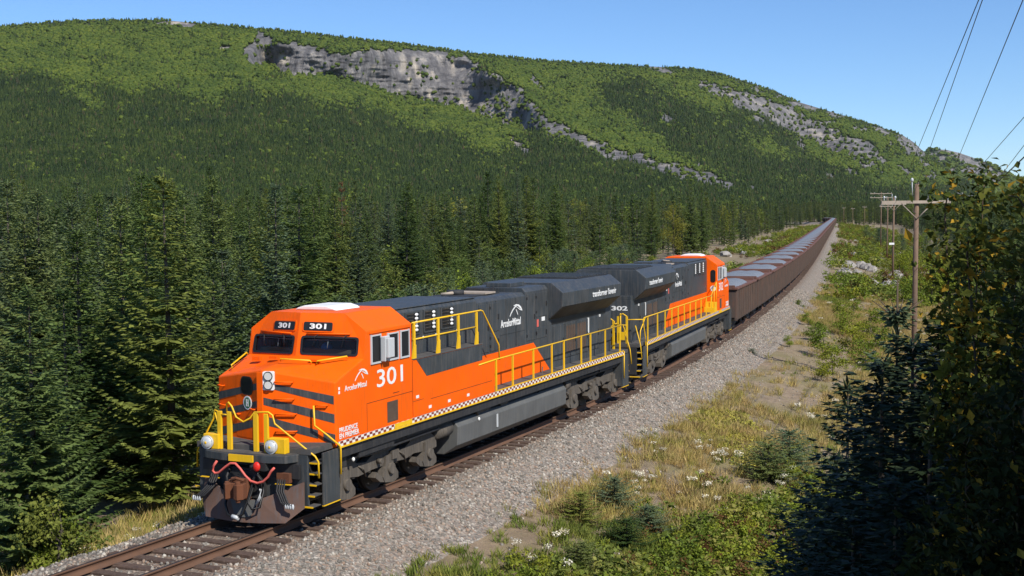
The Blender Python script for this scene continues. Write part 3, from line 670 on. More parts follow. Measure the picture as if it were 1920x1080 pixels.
    for sd in (-1, 1):
        u, v, n_ = wall(sd)
        def pt(a, c, o=0.0): return O0 + u * a + v * c + n_ * o
        outer3 = [Vector((sd * q[0], q[1], q[2])) for q in cf]
        outer = [((q - O0).dot(u), (q - O0).dot(v)) for q in outer3]     # bottom outer, eave, roof, ridge, bottom inner
        bw = MB(); vs = outer3 + [pt(*h) for h in hole]
        # hole order: inner bottom(5), outer bottom(6), outer top(7), inner top(8)
        fs = [(4, 0, 6, 5), (0, 1, 7, 6), (1, 2, 7), (2, 3, 8, 7), (3, 4, 5, 8)]
        bw.add(vs, fs if sd > 0 else [f[::-1] for f in fs]); bw.build('front_wall', M['orange'], cab)
        ws = MB(); ws.add([pt(a, c, -.02) for a, c in hole], [(0, 1, 2, 3) if sd > 0 else (3, 2, 1, 0)]); wsO = ws.build('windshield', M['glass'], cab)
        g = MB(); rr0 = rrect(.10, 1.42, .03, .455, .07, 4); rr1 = rrect(.145, 1.375, .075, .41, .05, 4); nn = len(rr0)
        vs = [pt(a, c, .004) for a, c in rr0] + [pt(a, c, .022) for a, c in rr0] + [pt(a, c, .022) for a, c in rr1] + [pt(a, c, -.03) for a, c in rr1]
        fs = [(i + q*nn, (i+1) % nn + q*nn, (i+1) % nn + (q+1)*nn, i + (q+1)*nn) for q in range(3) for i in range(nn)]
        g.add(vs, fs); g.build('gasket', M['black'], wsO)
        vz = MB(); vz.tube([pt(.2, .375, -.06), pt(1.34, .40, -.06)], .009, 5); vz.build('visor_rail', M['frost'], wsO)
        vz = MB(); vz.tube([pt(.70, .39, -.06), pt(.69, .20, -.06)], .010, 5); vz.build('window_latch', M['frost'], wsO)
        wp = MB(); 
        for a in (.42, 1.08): wp.tube([pt(a + .08, .50, .03), pt(a, .43, .045), pt(a - .04, .20, .035)], .010, 5)
        wp.build('wiper', M['black'], wsO)
        vb = MB(); vb.tube([pt(.22, .50, .03), pt(1.22, .52, .03)], .022, 6); vb.build('wiper_bar', M['orange'], cab)
        nb = MB(); nb.slab(pt(0, 0, .002), u, v, rrect(.14, .80, .575, .765, .035) if sd > 0 else rrect(.14, .80, .575, .765, .035)[::-1], .03 * (1 if sd > 0 else -1)); nbo = nb.build('number_board', M['black'], cab)
        fr = MB(); fr.slab(pt(0, 0, .0), u, v, rrect(.11, .83, .545, .795, .05), .02 * (1 if sd > 0 else -1)); fr.build('board_frame', M['orange'], nbo)
        if sd > 0: text('board_number', num, pt(.28, .61, .034), u, v, .38, .12, M['white'], nbo, .03)
        else: text('board_number', num, pt(.66, .61, .034), -u, v, .38, .12, M['white'], nbo, .03)
    # interior seen through the windshield
    b = MB(); b.box(-1.3, 1.3, 3.04, 3.24, 3.20, 3.44); b.box(-.35, .35, 3.1, 3.5, 3.15, 3.42); b.build('console', M['interior'], cab)
    b = MB(); b.box(-.28, .12, 4.3, 4.42, 3.0, 3.7); b.box(.5, .9, 4.3, 4.42, 3.0, 3.7); b.box(-1.0, -.6, 4.3, 4.42, 3.0, 3.7); b.build('seat', M['darkmetal'], cab)
    if num == '301':
        b = MB(); b.ball((.42, 3.12, 3.46), .13, .15, .12, 12, 8, -.2); b.build('hard_hat', M['blue'], cab)
    # roof dome (air conditioner)
    b = MB(); b.prism([(-.66, 4.265), (.46, 4.265), (.38, 4.32), (.2, 4.37), (-.4, 4.37), (-.58, 4.32)], 'y', 3.5, 4.6); b.build('roof_unit', M['white'], cab, .05)
    # side windows both sides
    for sd in (-1, 1):
        def sx(a): return sd * (1.5 + a)
        for (s0, s1, z0, z1, nm) in ((3.24, 3.62, 3.15, 3.73, 'side_window'), (4.0, 4.44, 3.15, 3.71, 'side_window'), (4.60, 4.97, 3.14, 3.72, 'side_window')):
            b = MB(); b.box(*sorted((sx(.002), sx(.012))), s0, s1, z0, z1); w = b.build(nm, M['glass'] if 0 else M['black'], cab)
            b = MB()
            for (a0, a1, c0, c1) in ((s0 - .05, s0, z0 - .04, z1 + .04), (s1, s1 + .03, z0 - .04, z1 + .04), (s0, s1, z0 - .04, z0), (s0, s1, z1, z1 + .03)): b.box(*sorted((sx(.001), sx(.03))), a0, a1, c0, c1)
            b.build('window_frame', M['frost'], w)
        b = MB(); b.box(*sorted((sx(.02), sx(.07))), 3.62, 3.98, 3.13, 3.70); b.build('open_sash', M['frost'], cab, .02)
        b = MB(); b.box(*sorted((sx(.03), sx(.16))), 3.60, 3.63, 3.14, 3.70); b.box(*sorted((sx(.10), sx(.22))), 3.64, 3.92, 3.22, 3.66); b.build('mirror', M['frost'], cab, .015)
        b = MB(); b.box(*sorted((sx(0), sx(.03))), 3.15, 5.05, 3.80, 3.825); b.build('rain_gutter', M['orange'], cab)
    # side A lettering and hatches (x = +1.5)
    U, Vz = (0, 1, 0), (0, 0, 1)
    XA = 1.5
    def side_marks(sd):
        U = (0, sd, 0); X = sd * 1.502
        def o(s0, s1): return s0 if sd > 0 else s1
        text('cab_number', num, (X, o(3.46, 4.68), 2.56), U, Vz, 1.22, .40, M['white'], cab, .008)
        logo('cab_logo', (X, o(2.50, 3.08), 2.83), U, Vz, .58, .23, M['white'], cab)
        text('cab_name', 'ArcelorMittal', (X, o(2.06, 3.0), 2.66), U, Vz, .94, .12, M['white'], cab, .01)
        text('slogan', 'PRUDENCE', (X, o(1.82, 2.58), 1.80), U, Vz, .76, .11, M['white'], cab, .02)
        text('slogan', 'EN PREMIER', (X, o(1.82, 2.62), 1.67), U, Vz, .82, .11, M['white'], cab, .02)
        b = MB(); b.box(*sorted((sd * 1.50, sd * 1.508)), 3.92, 4.42, 1.70, 2.17); b.build('vent_grille', M['brownmesh'], cab)
        b = MB()
        for (s0, s1, z0, z1) in ((3.0, 5.15, 2.262, 2.272), (3.0, 3.008, 1.66, 2.262), (4.2, 4.5, 2.335, 2.35)): b.box(*sorted((sd * 1.50, sd * 1.5045)), s0, s1, z0, z1)
        b.build('panel_seam', M['black'], cab)
    side_marks(1); side_marks(-1)
    # --- low cabinet and inverter cabinet behind the cab, side A
    b = MB(); b.box(.9, 1.5, 5.16, 9.1, 1.62, 3.0); b.box(.9, 1.5, 9.1, 9.88, 1.62, 2.55); lc = b.build('equipment_cabinet', M['orange'], root, .012)
    MB().prism([(5.37, 2.985), (5.89, 2.54), (9.09, 2.58), (9.09, 2.985)], 'x', 1.5005, 1.5055).build('grey_panel', M['grey'], lc)
    b = MB(); b.box(.95, 1.515, 5.2, 9.12, 3.0, 3.02); b.build('catwalk', M['deck'], lc)
    b = MB(); b.box(1.50, 1.504, 6.1, 9.7, 1.952, 1.962); b.box(1.5, 1.504, 5.16, 5.72, 2.005, 2.013); b.box(1.5, 1.504, 5.162, 5.168, 1.66, 3.0); b.build('panel_seam', M['black'], lc)
    b = MB()
    for s_, z in ((5.4, 2.1), (6.05, 1.77), (7.1, 1.77), (8.2, 1.77)): b.box(1.5, 1.506, s_ - .07, s_ + .07, z - .035, z + .035)
    b.build('placard', M['white'], lc)
    # upper inverter housing
    b = MB(); b.prism([(-1.0, 1.6), (1.0, 1.6), (1.0, 4.08), (.93, 4.16), (-.93, 4.16), (-1.0, 4.08)], 'y', 5.152, 9.85); ih = b.build('equipment_hood', M['grey'], root, .012)
    b = MB(); b.box(-.97, .97, 5.16, 9.8, 4.162, 4.19); b.build('roof_cap', M['grey'], ih, .01)
    for (s0, s1) in ((5.78, 6.45), (6.74, 7.38), (7.70, 8.40)):
        for sd in (-1, 1):
            x0, x1 = sorted((sd * .9985, sd * 1.004)); b = MB(); b.box(x0, x1, s0, s1, 3.53, 4.03); vo = b.build('vent_opening', M['black'], ih)
            b = MB()
            for k2 in range(6):
                z = 3.57 + k2 * .08; b.prism([(z, .0), (z + .012, .0), (z + .05, .03), (z + .038, .03)], 'y', s0 + .02, s1 - .30)
            b.v = [(sd * (1.0 + y), yy, x) for (x, yy, y) in b.v]; b.build('louver', M['truckgrey'], vo)
            b = MB()
            for k2 in range(5): b.ball((sd * 1.03, s1 - .15, 3.60 + k2 * .095), .03, .085, .04, 8, 6)
            b.build('insulator', M['white'], vo)
            b = MB(); b.box(*sorted((sd * 1.0, sd * 1.03)), s0 - .05, s0, 3.50, 4.06); b.box(*sorted((sd * 1.0, sd * 1.03)), s1, s1 + .05, 3.50, 4.06); b.box(*sorted((sd * 1.0, sd * 1.03)), s0, s1, 3.49, 3.53); b.box(*sorted((sd * 1.0, sd * 1.03)), s0, s1, 4.03, 4.06); b.build('vent_frame', M['grey'], vo)
    b = MB()
    for s_ in (6.7, 7.4, 8.6): b.ball((1.0, s_, 3.38), .012, .05, .04, 8, 6)
    b.build('placard', M['white'], ih)
    # engine hood
    b = MB(); b.prism([(-1.0, 1.6), (1.0, 1.6), (1.0, 4.02), (.9, 4.12), (-.9, 4.12), (-1.0, 4.02)], 'y', 9.852, 13.2); eh = b.build('engine_hood', M['grey'], root, .012)
    b = MB(); b.prism([(-1.0, 1.6), (1.0, 1.6), (1.0, 4.12), (.9, 4.24), (-.9, 4.24), (-1.0, 4.12)], 'y', 13.202, 15.1); b.box(-.4, .4, 13.5, 14.6, 4.24, 4.36); b.build('exhaust_housing', M['grey'], root, .012)
    b = MB(); b.box(-.75, .45, 10.4, 12.6, 4.12, 4.15); b.cyl((-.3, 11.2, 4.14), (-.3, 11.2, 4.28), .25, 14); b.box(-.5, .1, 12.3, 13.0, 4.13, 4.27); b.build('roof_hatch', M['darkmetal'], eh)
    b = MB(); b.tube([(-.2, 10.1, 4.22), (.1, 10.2, 4.26), (-.1, 10.5, 4.24)], .05, 6); b.box(-.7, .5, 11.5, 12.2, 4.152, 4.20); b.build('roof_fitting', M['arm'], eh)
    for sd in (-1, 1):
        x0, x1 = sorted((sd * 1.0005, sd * 1.006))
        f0 = 9.885 if sd > 0 else 5.17
        MB().prism([(f0, 1.63), (15.1, 1.63), (14.45, 2.10), (13.82, 2.57), (f0, 2.55)], 'x', x0, x1).build('orange_panel', M['orange'], eh)
        for (s0, s1, z0, z1) in ((9.95, 10.62, 2.62, 3.96), (10.68, 11.30, 2.62, 3.12), (10.68, 11.30, 3.16, 3.96), (13.3, 13.95, 2.66, 4.05), (14.02, 14.9, 2.66, 2.98), (14.02, 14.9, 3.32, 4.05)):
            b = MB(); b.box(*sorted((sd * 1.0, sd * 1.014)), s0, s1, z0, z1); d_ = b.build('door_panel', M['grey'], eh, .006)
            b = MB(); b.box(*sorted((sd * 1.014, sd * 1.04)), s1 - .10, s1 - .06, (z0 + z1) / 2 - .07, (z0 + z1) / 2 + .07); b.build('door_handle', M['darkmetal'], d_)
            for zz_ in (z0 + .12, z1 - .16): b = MB(); b.box(*sorted((sd * 1.014, sd * 1.03)), s0 - .01, s0 + .05, zz_, zz_ + .07); b.build('hinge', M['darkmetal'], d_)
        b = MB()
        for s_ in (10.5, 11.1, 11.8, 12.5): b.box(*sorted((sd * 1.0, sd * 1.008)), s_, s_ + .012, 2.6, 4.0)
        b.box(*sorted((sd * 1.0, sd * 1.008)), 9.9, 13.19, 3.0, 3.008); b.build('door_seam', M['darkmetal'], eh)
        u = (0, sd, 0); X = sd * 1.009
        o_ = lambda s0, s1: s0 if sd > 0 else s1
        logo('hood_logo', (X, o_(12.05, 12.98), 3.48), u, Vz, .93, .32, M['white'], eh)
        text('hood_name', 'ArcelorMittal', (X, o_(11.40, 12.84), 3.21), u, Vz, 1.44, .22, M['white'], eh, .02)
        b = MB(); b.box(*sorted((sd * 1.0, sd * 1.012)), 14.48, 14.72, 3.17, 3.29); b.build('placard', M['white'], eh)
        b = MB(); b.box(*sorted((sd * 1.0, sd * 1.012)), 14.1, 14.22, 3.02, 3.24); b.build('warning_sign', M['redhose'], eh)
    # radiator section with overhanging wings
    b = MB(); b.prism([(-1.0, 1.6), (1.0, 1.6), (1.0, 3.2), (-1.0, 3.2)], 'y', 15.102, 20.9); rs = b.build('radiator_hood', M['grey'], root, .012)
    b = MB(); b.prism([(-1.0, 3.15), (1.0, 3.15), (1.48, 3.57), (1.5, 4.0), (1.12, 4.30), (-1.12, 4.30), (-1.5, 4.0), (-1.48, 3.57)], 'y', 15.0, 20.55); rw = b.build('radiator_housing', M['grey'], root, .015)
    for sd in (-1, 1):
        b = MB(); b.add([(sd * 1.015, 15.2, 3.158), (sd * 1.015, 20.4, 3.158), (sd * 1.475, 20.4, 3.56), (sd * 1.475, 15.2, 3.56)], [(0, 1, 2, 3) if sd > 0 else (3, 2, 1, 0)]); b.v = [(x + sd * .004, y, z - .005) for x, y, z in b.v]; b.build('underside_shade', M['black'], rw)  # black sheet stands in for the deep shade under the wing
        b = MB(); b.box(*sorted((sd * 1.001, sd * 1.006)), 15.3, 20.3, 2.98, 3.14); b.build('hood_shade_strip', M['black'], rw)  # shade on the hood below the wing, painted as a black strip
    b = MB(); b.box(-1.05, 1.05, 17.4, 20.4, 4.302, 4.33); b.build('radiator_screen', M['darkmetal'], rw)
    b = MB()
    for k2 in range(13): b.box(-1.0, 1.0, 17.5 + k2 * .225, 17.56 + k2 * .225, 4.331, 4.36)
    b.build('screen_bar', M['grey'], rw)
    b = MB(); b.box(-1.0, 1.0, 20.56, 20.9, 3.2, 3.34); b.build('rear_cap', M['grey'], rs, .01)
    for sd in (-1, 1):
        X = sd * 1.502; text('wing_slogan', "transformer l'avenir", (X, 17.65 if sd > 0 else 20.0, 3.70), (0, sd, 0), Vz, 2.35, .21, M['white'], rw, .02)
        for (s0, s1) in ((16.42, 17.34), (17.42, 18.5), (18.62, 19.6), (15.4, 16.3)):
            b = MB(); b.box(*sorted((sd * 1.0, sd * 1.025)), s0, s1, 1.85, 2.93); d_ = b.build('door_panel', M['grey'], rs, .008)
            if s0 > 16.4 and s0 < 18: 
                b = MB()
                for k2 in range(4): b.box(*sorted((sd * 1.025, sd * 1.03)), s0 + .08 + k2 * .21, s0 + .24 + k2 * .21, 2.0, 2.85)
                b.build('door_screen', M['brownmesh'], d_)
            b = MB(); b.box(*sorted((sd * 1.025, sd * 1.05)), s1 - .09, s1 - .06, 2.3, 2.5); b.build('door_handle', M['darkmetal'], d_)
        b = MB(); b.box(*sorted((sd * 1.0, sd * 1.03)), 18.52, 18.60, 2.45, 2.95); b.box(*sorted((sd * 1.0, sd * 1.03)), 19.65, 19.73, 2.90, 2.98); b.build('placard', M['white'], rs)
    # rear wall: number, ladder rail
    if num == '302': text('rear_number', num, (-.26, 20.902, 2.80), (-1, 0, 0), Vz, .62, .17, M['white'], rs, .03)
    b = MB(); b.tube([(-.62, 20.93, 1.65), (-.62, 20.96, 2.7)], .02, 6); b.tube([(.62, 20.93, 1.65), (.62, 20.96, 2.7)], .02, 6); b.build('rear_grab', M['yellow'], rs)
    # cab back window for the walkway side (side B)
    b = MB(); b.slab((-1.12, 5.155, 0), (-1, 0, 0), (0, 0, 1), rrect(.06, .30, 3.02, 3.62, .10), .012); rwn = b.build('rear_window', M['black'], cab)
    b = MB(); b.slab((-1.0, 5.153, 0), (-1, 0, 0), (0, 0, 1), [(.30 + .14 * math.cos(a * PI / 8), 2.72 + .14 * math.sin(a * PI / 8)) for a in range(16)], .006); b.build('round_sign', M['white'], cab)
    b = MB(); b.box(*(-1.02, -1.001), 5.9, 6.6, 3.45, 4.0); b.build('side_grille', M['brownmesh'], ih)
    # steps up to the cab on side B
    b = MB(); b.box(-1.5, -1.02, 5.2, 6.0, 1.62, 1.85); b.box(-1.5, -1.02, 5.2, 5.7, 1.85, 2.08); b.build('cab_steps', M['yellow'], root)
    b = MB(); b.tube([(-1.48, 6.6, 1.65), (-1.48, 6.5, 2.55), (-1.48, 5.3, 3.05), (-1.48, 5.2, 2.9)], .02, 6); b.tube([(-1.48, 5.9, 1.7), (-1.48, 5.9, 2.8)], .02, 6); b.tube([(-1.48, 5.3, 2.0), (-1.48, 5.3, 3.05)], .02, 6); b.build('cab_handrail', M['yellow'], root)
    # --- handrails
    b = MB()
    for s_ in (5.36, 6.63, 7.77, 8.86):
        b.box(1.43, 1.47, s_ - .045, s_ + .045, 3.02, 3.86); b.prism([(s_ - .13, 3.0), (s_ + .05, 3.0), (s_ + .05, 3.34), (s_ - .04, 3.34)], 'x', 1.44, 1.485)
    ur = b.build('catwalk_stanchion', M['yellow'], root)
    b = MB(); b.tube([(1.45, 5.25, 3.87), (1.45, 9.12, 3.89), (1.45, 9.25, 3.86), (1.45, 10.28, 2.86), (1.45, 10.32, 2.45)], .022, 6); b.tube([(1.45, 5.3, 3.47), (1.45, 8.9, 3.48)], .02, 6); b.build('catwalk_rail', M['yellow'], root)
    for sd in (-1, 1):
        st = (9.97, 11.1, 12.6, 14.05, 15.05, 16.57, 17.43, 18.86, 20.39) if sd > 0 else (6.8, 8.1, 9.4, 10.7, 12.0, 13.3, 14.6, 15.9, 17.2, 18.6, 20.3)
        X = sd * 1.50
        for s_ in st: b = MB(); b.box(X - .02, X + .02, s_ - .03, s_ + .03, 1.62, 2.52); b.build('stanchion', M['yellow'], root)
        b = MB()
        b.tube([(X, 8.85 if sd > 0 else 6.6, 2.47), (X, 10, 2.5), (X, 20.7, 2.55)] + ([(X, 20.95, 2.54), (X, 21.05, 2.45), (X, 20.72, 1.85), (X, 20.68, 1.62), (X, 20.68, .9)] if sd < 0 else []), .022, 6); b.build('handrail', M['yellow'], root)
        b = MB(); b.tube([(sd * 1.5, 20.7, 2.55), (sd * 1.45, 21.3, 2.1), (sd * 1.45, 21.35, 1.7)], .02, 6); b.tube([(sd * 1.3, 21.45, 2.3), (sd * 1.5, 21.5, 1.6), (sd * 1.55, 21.5, 1.1)], .02, 6); b.tube([(sd * 1.56, 20.66, 1.64), (sd * 1.56, 20.66, .7)], .02, 6); b.build('end_handrail', M['yellow'], root)
    # rear crossing gate with chain posts
    b = MB()
    for x in (-.95, -.62, .62, .95): b.box(x - .035, x + .035, 21.30, 21.36, 1.62, 2.62)
    for sd in (-1, 1): b.tube([(sd * .95, 21.33, 2.62), (sd * .8, 21.33, 2.72), (sd * .62, 21.33, 2.62)], .022, 6); b.tube([(sd * .95, 21.33, 2.5), (sd * 1.5, 21.1, 2.5)], .02, 6); b.box(sd * .78 - .1, sd * .78 + .1, 21.36, 21.39, 1.75, 2.05)
    b.tube([(-.62, 21.33, 2.4), (-.3, 21.36, 2.2), (0, 21.37, 2.15), (.3, 21.36, 2.2), (.62, 21.33, 2.4)], .018, 6); b.build('rear_gate_rail', M['yellow'], root)
    # --- front end
    b = MB(); b.box(-1.35, 1.35, .78, .86, .45, 1.49); pl = b.build('pilot_plate', M['grey'], root)
    b = MB(); b.prism([(-1.15, .82), (-1.0, .52), (-.5, .40), (.5, .40), (1.0, .52), (1.15, .82), (1.3, .98), (-1.3, .98)], 'z', 1.34, 1.50); b.build('anticlimber', M['grey'], root, .01)
    b = MB(); b.prism([(-1.1, .80), (-.98, .56), (-.5, .45), (.5, .45), (.98, .56), (1.1, .80), (1.1, 1.0), (-1.1, 1.0)], 'z', 1.501, 1.512); b.build('front_walkway', M['deck'], root)
    b = MB(); b.box(-.30, .30, .36, .398, 1.35, 1.49); b.build('yellow_plate', M['yellow'], root)
    for (x, w) in ((-.75, .05), (-.50, .055), (.16, .055), (.42, .05)):
        b = MB(); b.box(x - w, x + w, .68, .74, 1.51, 2.32); b.build('gate_post', M['yellow'], root, .008)
    b = MB(); b.tube([(-.72, .7, 2.28), (-.86, .7, 2.34), (-.90, .7, 2.15), (-1.42, .84, 1.45), (-1.46, .86, 1.40), (-1.47, .86, 1.05)], .02, 6); b.tube([(-1.46, .86, 1.40), (-1.36, .8, 1.38), (-1.28, .8, 1.30)], .018, 6)
    b.tube([(-.56, .7, 2.30), (-.56, .7, 2.48), (-.50, .68, 2.52), (-.42, .68, 2.44), (-.30, .66, 2.22), (-.10, .64, 2.13), (.06, .66, 2.22), (.14, .7, 2.34), (.48, .7, 2.36), (.58, .7, 2.30), (.62, .72, 2.12), (1.50, .86, 1.47), (1.56, .88, 1.36), (1.57, .88, 1.02)], .02, 6)
    b.tube([(-.72, .7, 2.25), (-.50, .7, 2.25)], .018, 6); b.tube([(-.86, .7, 2.28), (-.74, .7, 1.9)], .018, 6); b.build('front_handrail', M['yellow'], root)
    b = MB(); b.tube([(1.10, 1.46, 2.42), (1.13, 1.44, 2.0), (1.36, 1.55, 1.80), (1.60, 1.68, 1.56), (1.60, 1.70, 1.50), (1.60, 1.70, .95)], .022, 6); b.build('corner_handrail', M['yellow'], root)
    for x in (-.98, .62):
        b = MB(); b.box(x - .12 if x > 0 else x - .14, x + .30 if x > 0 else x + .24, .62, .80, 1.515, 1.83); bx_ = b.build('ditch_light_box', M['yellow'], root, .012)
        b = MB(); b.cyl((x, .62, 1.66), (x, .545, 1.66), .135, 18, .145); b.build('lamp_shell', M['frost'], bx_)
        b = MB(); b.ball((x, .55, 1.66), .125, .05, .125, 16, 10); b.build('lamp_lens', M['lens'], bx_)
        b = MB(); b.ball((x, .51, 1.66), .035, .02, .035, 8, 6); b.build('bulb', M['yellow'], bx_)
    # plow
    b = MB()
    top = [(-1.16, .72, .93), (-.62, .54, .70), (-.34, .46, .56), (0, .43, .54), (.34, .46, .56), (.62, .54, .66), (1.30, .72, .95)]
    bot = [(-1.18, .62, .40), (-.98, .46, .10), (-.40, .38, .08), (0, .36, .08), (.40, .38, .09), (1.0, .46, .12), (1.36, .62, .42)]
    nq = len(top); b.add(top + bot + [(x, y + .03, z) for x, y, z in top] + [(x, y + .03, z) for x, y, z in bot], [(i, i + nq, i + nq + 1, i + 1) for i in range(nq - 1)] + [(2*nq + i + 1, 3*nq + i + 1, 3*nq + i, 2*nq + i) for i in range(nq - 1)] + [(i, i + 1, 2*nq + i + 1, 2*nq + i) for i in range(nq - 1)] + [(nq + i + 1, nq + i, 3*nq + i, 3*nq + i + 1) for i in range(nq - 1)])
    b.build('plow', M['plow'], root)
    b = MB(); b.add([(-.34, .445, .55), (0, .415, .535), (.36, .445, .56), (.22, .36, .20), (-.16, .35, .18)], [(0, 4, 3, 2, 1)]); b.build('plow_centre', M['tankgrey'], root)
    # coupler
    b = MB(); b.box(-.13, .15, .25, .9, .68, .90); b.prism([(-.20, .26), (-.23, .08), (-.13, .0), (-.09, .12), (.01, .16), (.05, .02), (.17, -.02), (.24, .10), (.20, .28)], 'z', .62, .94); b.cyl((.13, .07, .56), (.13, .07, 1.0), .055, 10); b.box(-.20, .21, .28, .44, .58, 1.02); b.cyl((-.16, .1, .60), (-.16, .1, .98), .05, 8); b.tube([(-.1, .2, .98), (.05, .14, 1.05), (.2, .2, 1.0)], .035, 6); b.box(-.30, -.18, .34, .48, .72, .96); b.build('coupler', M['rust'], root, .02)
    b = MB(); b.box(-.36, .36, .5, .78, .58, 1.20); b.tube([(-.9, .66, 1.22), (-.2, .5, 1.16), (.5, .5, 1.16)], .02, 6); b.box(-1.2, -.5, .70, .78, 1.05, 1.30); b.box(.55, 1.2, .70, .78, 1.0, 1.3)
    b.tube([(-.35, .5, 1.18), (-.4, .42, 1.0), (-.36, .40, .85)], .03, 6); b.tube([(.32, .45, 1.12), (.5, .42, .98), (.44, .40, .88)], .03, 6); b.build('draft_gear', M['darkmetal'], root)
    b = MB()
    for q in range(7): b.tube([( -.12 + .09 * math.cos(q*.9), .36, 1.12 - .035 * q), (.06 + .05 * math.sin(q), .34, 1.08 - .03 * q), (.2, .38, 1.02)], .014, 5)
    b.build('release_chain', M['darkmetal'], root)
    zc2 = lambda x, y, s_=.345: ((x - 494) / 299, s_, 1.40 - (y - 400) / 335)
    b = MB(); b.tube([zc2(*p) for p in [(320, 425), (295, 460), (288, 495), (305, 512), (335, 505), (380, 465), (425, 432), (460, 432), (495, 465), (530, 510), (570, 545), (620, 556), (665, 540), (700, 505), (722, 465), (745, 440)]], .026, 7); b.build('red_hose', M['redhose'], root)
    b = MB(); b.ball(zc2(620, 440, .33), .085, .05, .10, 12, 8); b.build('red_marker', M['red'], root)
    b = MB(); b.ball(zc2(575, 450, .42), .09, .06, .05, 10, 6); b.box(.22, .58, .41, .60, 1.18, 1.34); b.build('marker_mount', M['darkmetal'], root)
    b = MB(); b.tube([(-.34, .42, .72), (-.36, .30, .45), (-.22, .2, .26), (-.02, .16, .20), (.14, .2, .30), (.22, .3, .62), (.30, .42, 1.05), (.42, .5, 1.18)], .03, 7); b.tube([(.30, .42, .88), (.22, .28, .52), (.34, .24, .40), (.50, .3, .44), (.52, .4, .75), (.45, .5, .95)], .022, 6); b.build('air_hose', M['black'], root)
    b = MB(); b.cyl((-.10, .17, .24), (.06, .17, .21), .045, 8); b.tube([(.42, .3, .50), (.52, .28, .66), (.50, .34, .82)], .03, 6); b.build('hose_coupling', M['frost'], root)
    for sd in (-1, 1):
        for q in range(4):
            x = sd * (1.0 + .055 * q); 
            b = MB(); b.tube([(x - sd * .25, .62, 1.0), (x - sd * .22, .50, .76), (x - sd * .05, .40, .56), (x + sd * .06, .40, .50)], .022, 6); h_ = b.build('brake_hose', M['darkmetal'], root)
            b = MB(); b.ball((x + sd * .07, .40, .49), .03, .03, .06, 8, 6); b.build('gladhand', M['frost'], h_)
    b = MB(); b.box(.72, 1.02, .60, .72, .92, 1.12); b.build('hose_bracket', M['rust'], root)
    b = MB(); b.box(-1.2, -.72, .60, .66, .90, .915); b.box(.70, 1.08, .56, .62, .89, .905); b.build('foot_board_edge', M['yellow'], root)
    # step wells
    for ey, fwd in ((1.0, 1), (21.3, -1)):
        for sd in (-1, 1):
            b = MB()
            y0, y1 = sorted((ey + fwd * .1, ey + fwd * .75)); b.box(*sorted((sd * 1.50, sd * 1.54)), y0, y1, .40, 1.50)
            yy0, yy1 = sorted((ey + fwd * .05, ey + fwd * .72))
            b.box(*sorted((sd * 1.02, sd * 1.06)), yy0, yy1, .40, 1.46); b.box(*sorted((sd * 1.02, sd * 1.52)), *sorted((ey + fwd * .70, ey + fwd * .75)), .42, 1.49)
            sw = b.build('step_well', M['grey'], root, .006)
            for q in range(5):
                z = .42 + .215 * q; d0 = ey - fwd * .25 + fwd * .07 * q
                b = MB(); b.box(*sorted((sd * 1.06, sd * 1.5)), *sorted((d0, d0 + fwd * .30)), z, z + .02); tread = b.build('step_tread', M['deck'], sw)
                b = MB(); b.box(*sorted((sd * 1.08, sd * 1.5)), *sorted((d0 - fwd * .012, d0)), z - .012, z + .022); b.build('tread_edge', M['yellow'], tread)
            b = MB(); b.box(*sorted((sd * 1.5, sd * 1.548)), y0, y1, .38, .40); b.build('well_edge', M['yellow'], sw)
    # rear coupler
    b = MB(); b.box(-.16, .16, 21.4, 22.15, .74, 1.0); b.prism([(-.24, 22.1), (-.26, 22.3), (-.1, 22.36), (0, 22.2), (.2, 22.3), (.24, 22.1)], 'z', .66, 1.06); b.box(-1.35, 1.35, 21.42, 21.5, .5, 1.49); b.build('rear_pilot', M['darkmetal'], root)
    # fuel tank
    b = MB(); b.prism([(-1.0, .26), (1.0, .26), (1.40, .52), (1.42, 1.0), (1.30, 1.14), (-1.30, 1.14), (-1.42, 1.0), (-1.40, .52)], 'y', 7.75, 15.45); ft = b.build('fuel_tank', M['tankgrey'], root, .02)
    b = MB(); b.cyl((1.30, 9.1, 1.12), (1.34, 9.1, 1.24), .07, 10); b.box(1.05, 1.35, 9.2, 9.9, 1.14, 1.26); b.box(1.15, 1.35, 10.6, 11.1, 1.14, 1.22); b.tube([(1.3, 13.4, 1.12), (1.38, 13.5, 1.45), (1.42, 13.5, 1.9)], .02, 6); b.build('tank_fitting', M['truckgrey'], ft)
    b = MB(); b.box(1.415, 1.432, 10.15, 10.24, .62, .98); b.build('sight_gauge', M['frost'], ft)
    b = MB(); b.ball((1.43, 9.0, 1.02), .03, .05, .05, 8, 6); b.build('filler_cap', M['white'], ft)
    for sd in (-1, 1):
        b = MB(); b.cyl((sd * 1.15, 6.95, .98), (sd * 1.15, 7.65, .98), .20, 14); b.ball((sd * 1.15, 6.95, .98), .20, .12, .20, 14, 8); b.cyl((sd * 1.2, 15.6, 1.05), (sd * 1.2, 16.0, 1.05), .17, 12); b.build('air_reservoir', M['truckgrey'], root)
        b = MB(); b.box(*sorted((sd * .8, sd * 1.38)), 1.85, 2.3, 1.0, 1.26); b.box(*sorted((sd * 1.2, sd * 1.46)), 2.7, 4.3, 1.12, 1.25); b.box(*sorted((sd * 1.1, sd * 1.42)), 5.0, 6.9, 1.2, 1.258); b.tube([(sd * 1.35, 2.2, 1.15), (sd * 1.38, 3.2, 1.08), (sd * 1.35, 6.8, 1.1)], .028, 6); b.tube([(sd * 1.3, 16, 1.2), (sd * 1.35, 18, 1.15), (sd * 1.3, 20, 1.2)], .03, 6); b.box(*sorted((sd * 1.1, sd * 1.4)), 18.6, 20.4, 1.14, 1.258); b.build('piping', M['darkmetal'], root)
